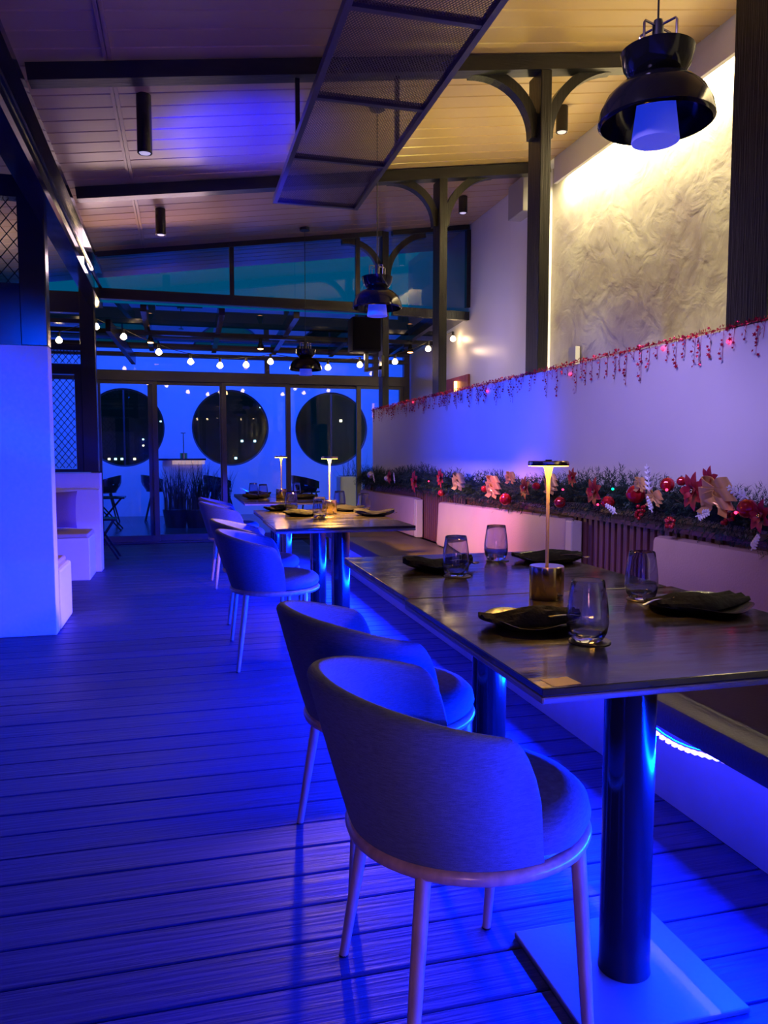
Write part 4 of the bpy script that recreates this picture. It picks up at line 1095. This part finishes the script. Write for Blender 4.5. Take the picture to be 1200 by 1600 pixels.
for (y, z, s), lb in zip([(3.197, .985, .075), (2.483, 1.02, .078), (2.40, 1.065, .055), (2.14, .955, .062), (3.94, .971, .071), (6.031, .935, .10), (5.387, .98, .08), (3.412, 1.045, .052), (6.835, .948, .075)],
    ['dark red poinsettia left of the ridged bauble', 'large red poinsettia just left of the biggest bow', 'small red poinsettia on top of the garland by the biggest bow', 'red poinsettia at the right edge of the photo', 'red poinsettia between the middle bow and near lamp',
     'wide red poinsettia toward the far end of the garland', 'red poinsettia above the small low bauble', 'small red poinsettia on the garland top right of the near lamp', 'red poinsettia farthest along the garland']):
    flower(XO + 0.01, y, z, s, lb)
for (y, z, s, a), lb in zip([(2.72, .99, .13, PI / 2), (2.96, .90, .085, 2.7), (2.70, .925, .07, 1.9), (2.43, .93, .10, .25), (2.14, .84, .075, .9), (2.16, 1.01, .10, 1.2 + PI / 2), (6.574, .90, .10, 1.4), (7.316, .88, .10, 1.8)],
    ['tall white glittered sprig standing up above the garland', 'white sprig below the small red bauble', 'white star-like sprig under the tiny bow', 'white sprig lying below the biggest bow', 'white sprig low at the right edge of the photo', 'white sprig high at the right edge of the photo',
     'small white sprig near the far end of the garland', 'small white sprig at the far end of the garland']):
    sprig(XO - 0.03, y, z, s, PI - a, lb)
for y, z, s, lb in ((2.832, .914, .034, 'red berry cluster under the ridged bauble'), (2.287, .935, .032, 'red berry cluster below the biggest bow'), (2.62, .885, .028, 'red berry cluster low between two white sprigs')):
    berries(XO, y, z, s, lb)
t = thing('fairy_lights', 'tiny coloured fairy lights woven into the pine garland', 'string lights', (0, 0, 0))
for y, z, m_ in ((2.997, 1.006, 'greenled'), (3.454, .983, 'redled'), (2.61, 1.02, 'redled'), (4.18, .92, 'redled'), (2.22, .96, 'redled'), (3.12, .93, 'redled'), (5.6, .95, 'redled')):
    bm = BM(); lathe(bm, sphere_prof(0.0055, 6), (XO - 0.03, y, z), 10); obj('fairy_bulb', bm, M[m_], t, True)
bm = BM(); tube(bm, [(XO + 0.05 + 0.015 * math.sin(9 * y_), y_, 0.99 + 0.04 * math.sin(7 * y_)) for y_ in [2.1 + 0.1 * k for k in range(40)]], 0.0015, 5); obj('wire', bm, M['cable'], t)

# red star tinsel along the top of the low wall
t = thing('star_tinsel_garland', 'red foil star garland draped along the top edge of the low white wall', 'garland', (0, 0, 0))
bm = BM(); rt = random.Random(5)
def star(p, s, nrm_a, tilt):
    n_ = Vector((-math.cos(nrm_a), math.sin(nrm_a), tilt)).normalized(); u = n_.cross(Vector((0, 0, 1))).normalized(); v = n_.cross(u); a0 = rt.uniform(0, 6)
    c_ = bm.verts.new(p + n_ * s * .2); cb = bm.verts.new(p - n_ * s * .1); ring = []
    for k in range(10):
        r_ = s if k % 2 == 0 else s * .45; a = a0 + PI * k / 5; ring.append(bm.verts.new(p + u * r_ * math.cos(a) + v * r_ * math.sin(a)))
    for k in range(10): bm.faces.new((c_, ring[k], ring[(k + 1) % 10])); bm.faces.new((cb, ring[(k + 1) % 10], ring[k]))
y = 0.6
while y < 8.5:
    for _ in range(2): star(Vector((2.088 - rt.uniform(0, .015), y, 1.655 + rt.uniform(-.008, .014))), rt.uniform(.006, .011), rt.uniform(-1.2, 1.2), rt.uniform(-.5, .9))
    y += 0.016
y = 0.7
strands = []
while y < 8.45:
    n = 1 if y < 5 else 2
    for _ in range(n):
        ln = rt.choice((.04, .06, .08, .10, .12, .16)) * (1.0 if y < 5 else 0.85)
        strands.append((y, ln)); zz = 0.0
        while zz < ln:
            star(Vector((2.083 - rt.uniform(0, .012), y + rt.uniform(-.012, .012), 1.645 - zz)), rt.uniform(.006, .0115), rt.uniform(-1.2, 1.2), rt.uniform(-.6, .6)); zz += rt.uniform(.010, .022)
    y += rt.choice((.03, .05, .06, .14, .05)) * (1.25 if y < 4.2 else 0.8)
o = obj('foil_stars', bm, M['redfoil'], t); o['kind'] = 'stuff'
bm = BM(); tube(bm, [(2.087, 0.6 + 0.1 * k, 1.656) for k in range(80)], 0.002, 5)
for y_, ln in strands: beam(bm, (2.087, y_, 1.655), (2.085, y_ + 0.003, 1.65 - ln), 0.0012, 0.0012)
obj('wire', bm, M['redfoil'], t)
for y_, z_ in ((2.62, 1.60), (3.05, 1.63), (3.9, 1.60), (5.1, 1.60), (6.9, 1.64)):
    b2 = BM(); lathe(b2, sphere_prof(0.007, 6), (2.085, y_, z_), 10); obj('fairy_bulb', b2, M['redled'], t, True)
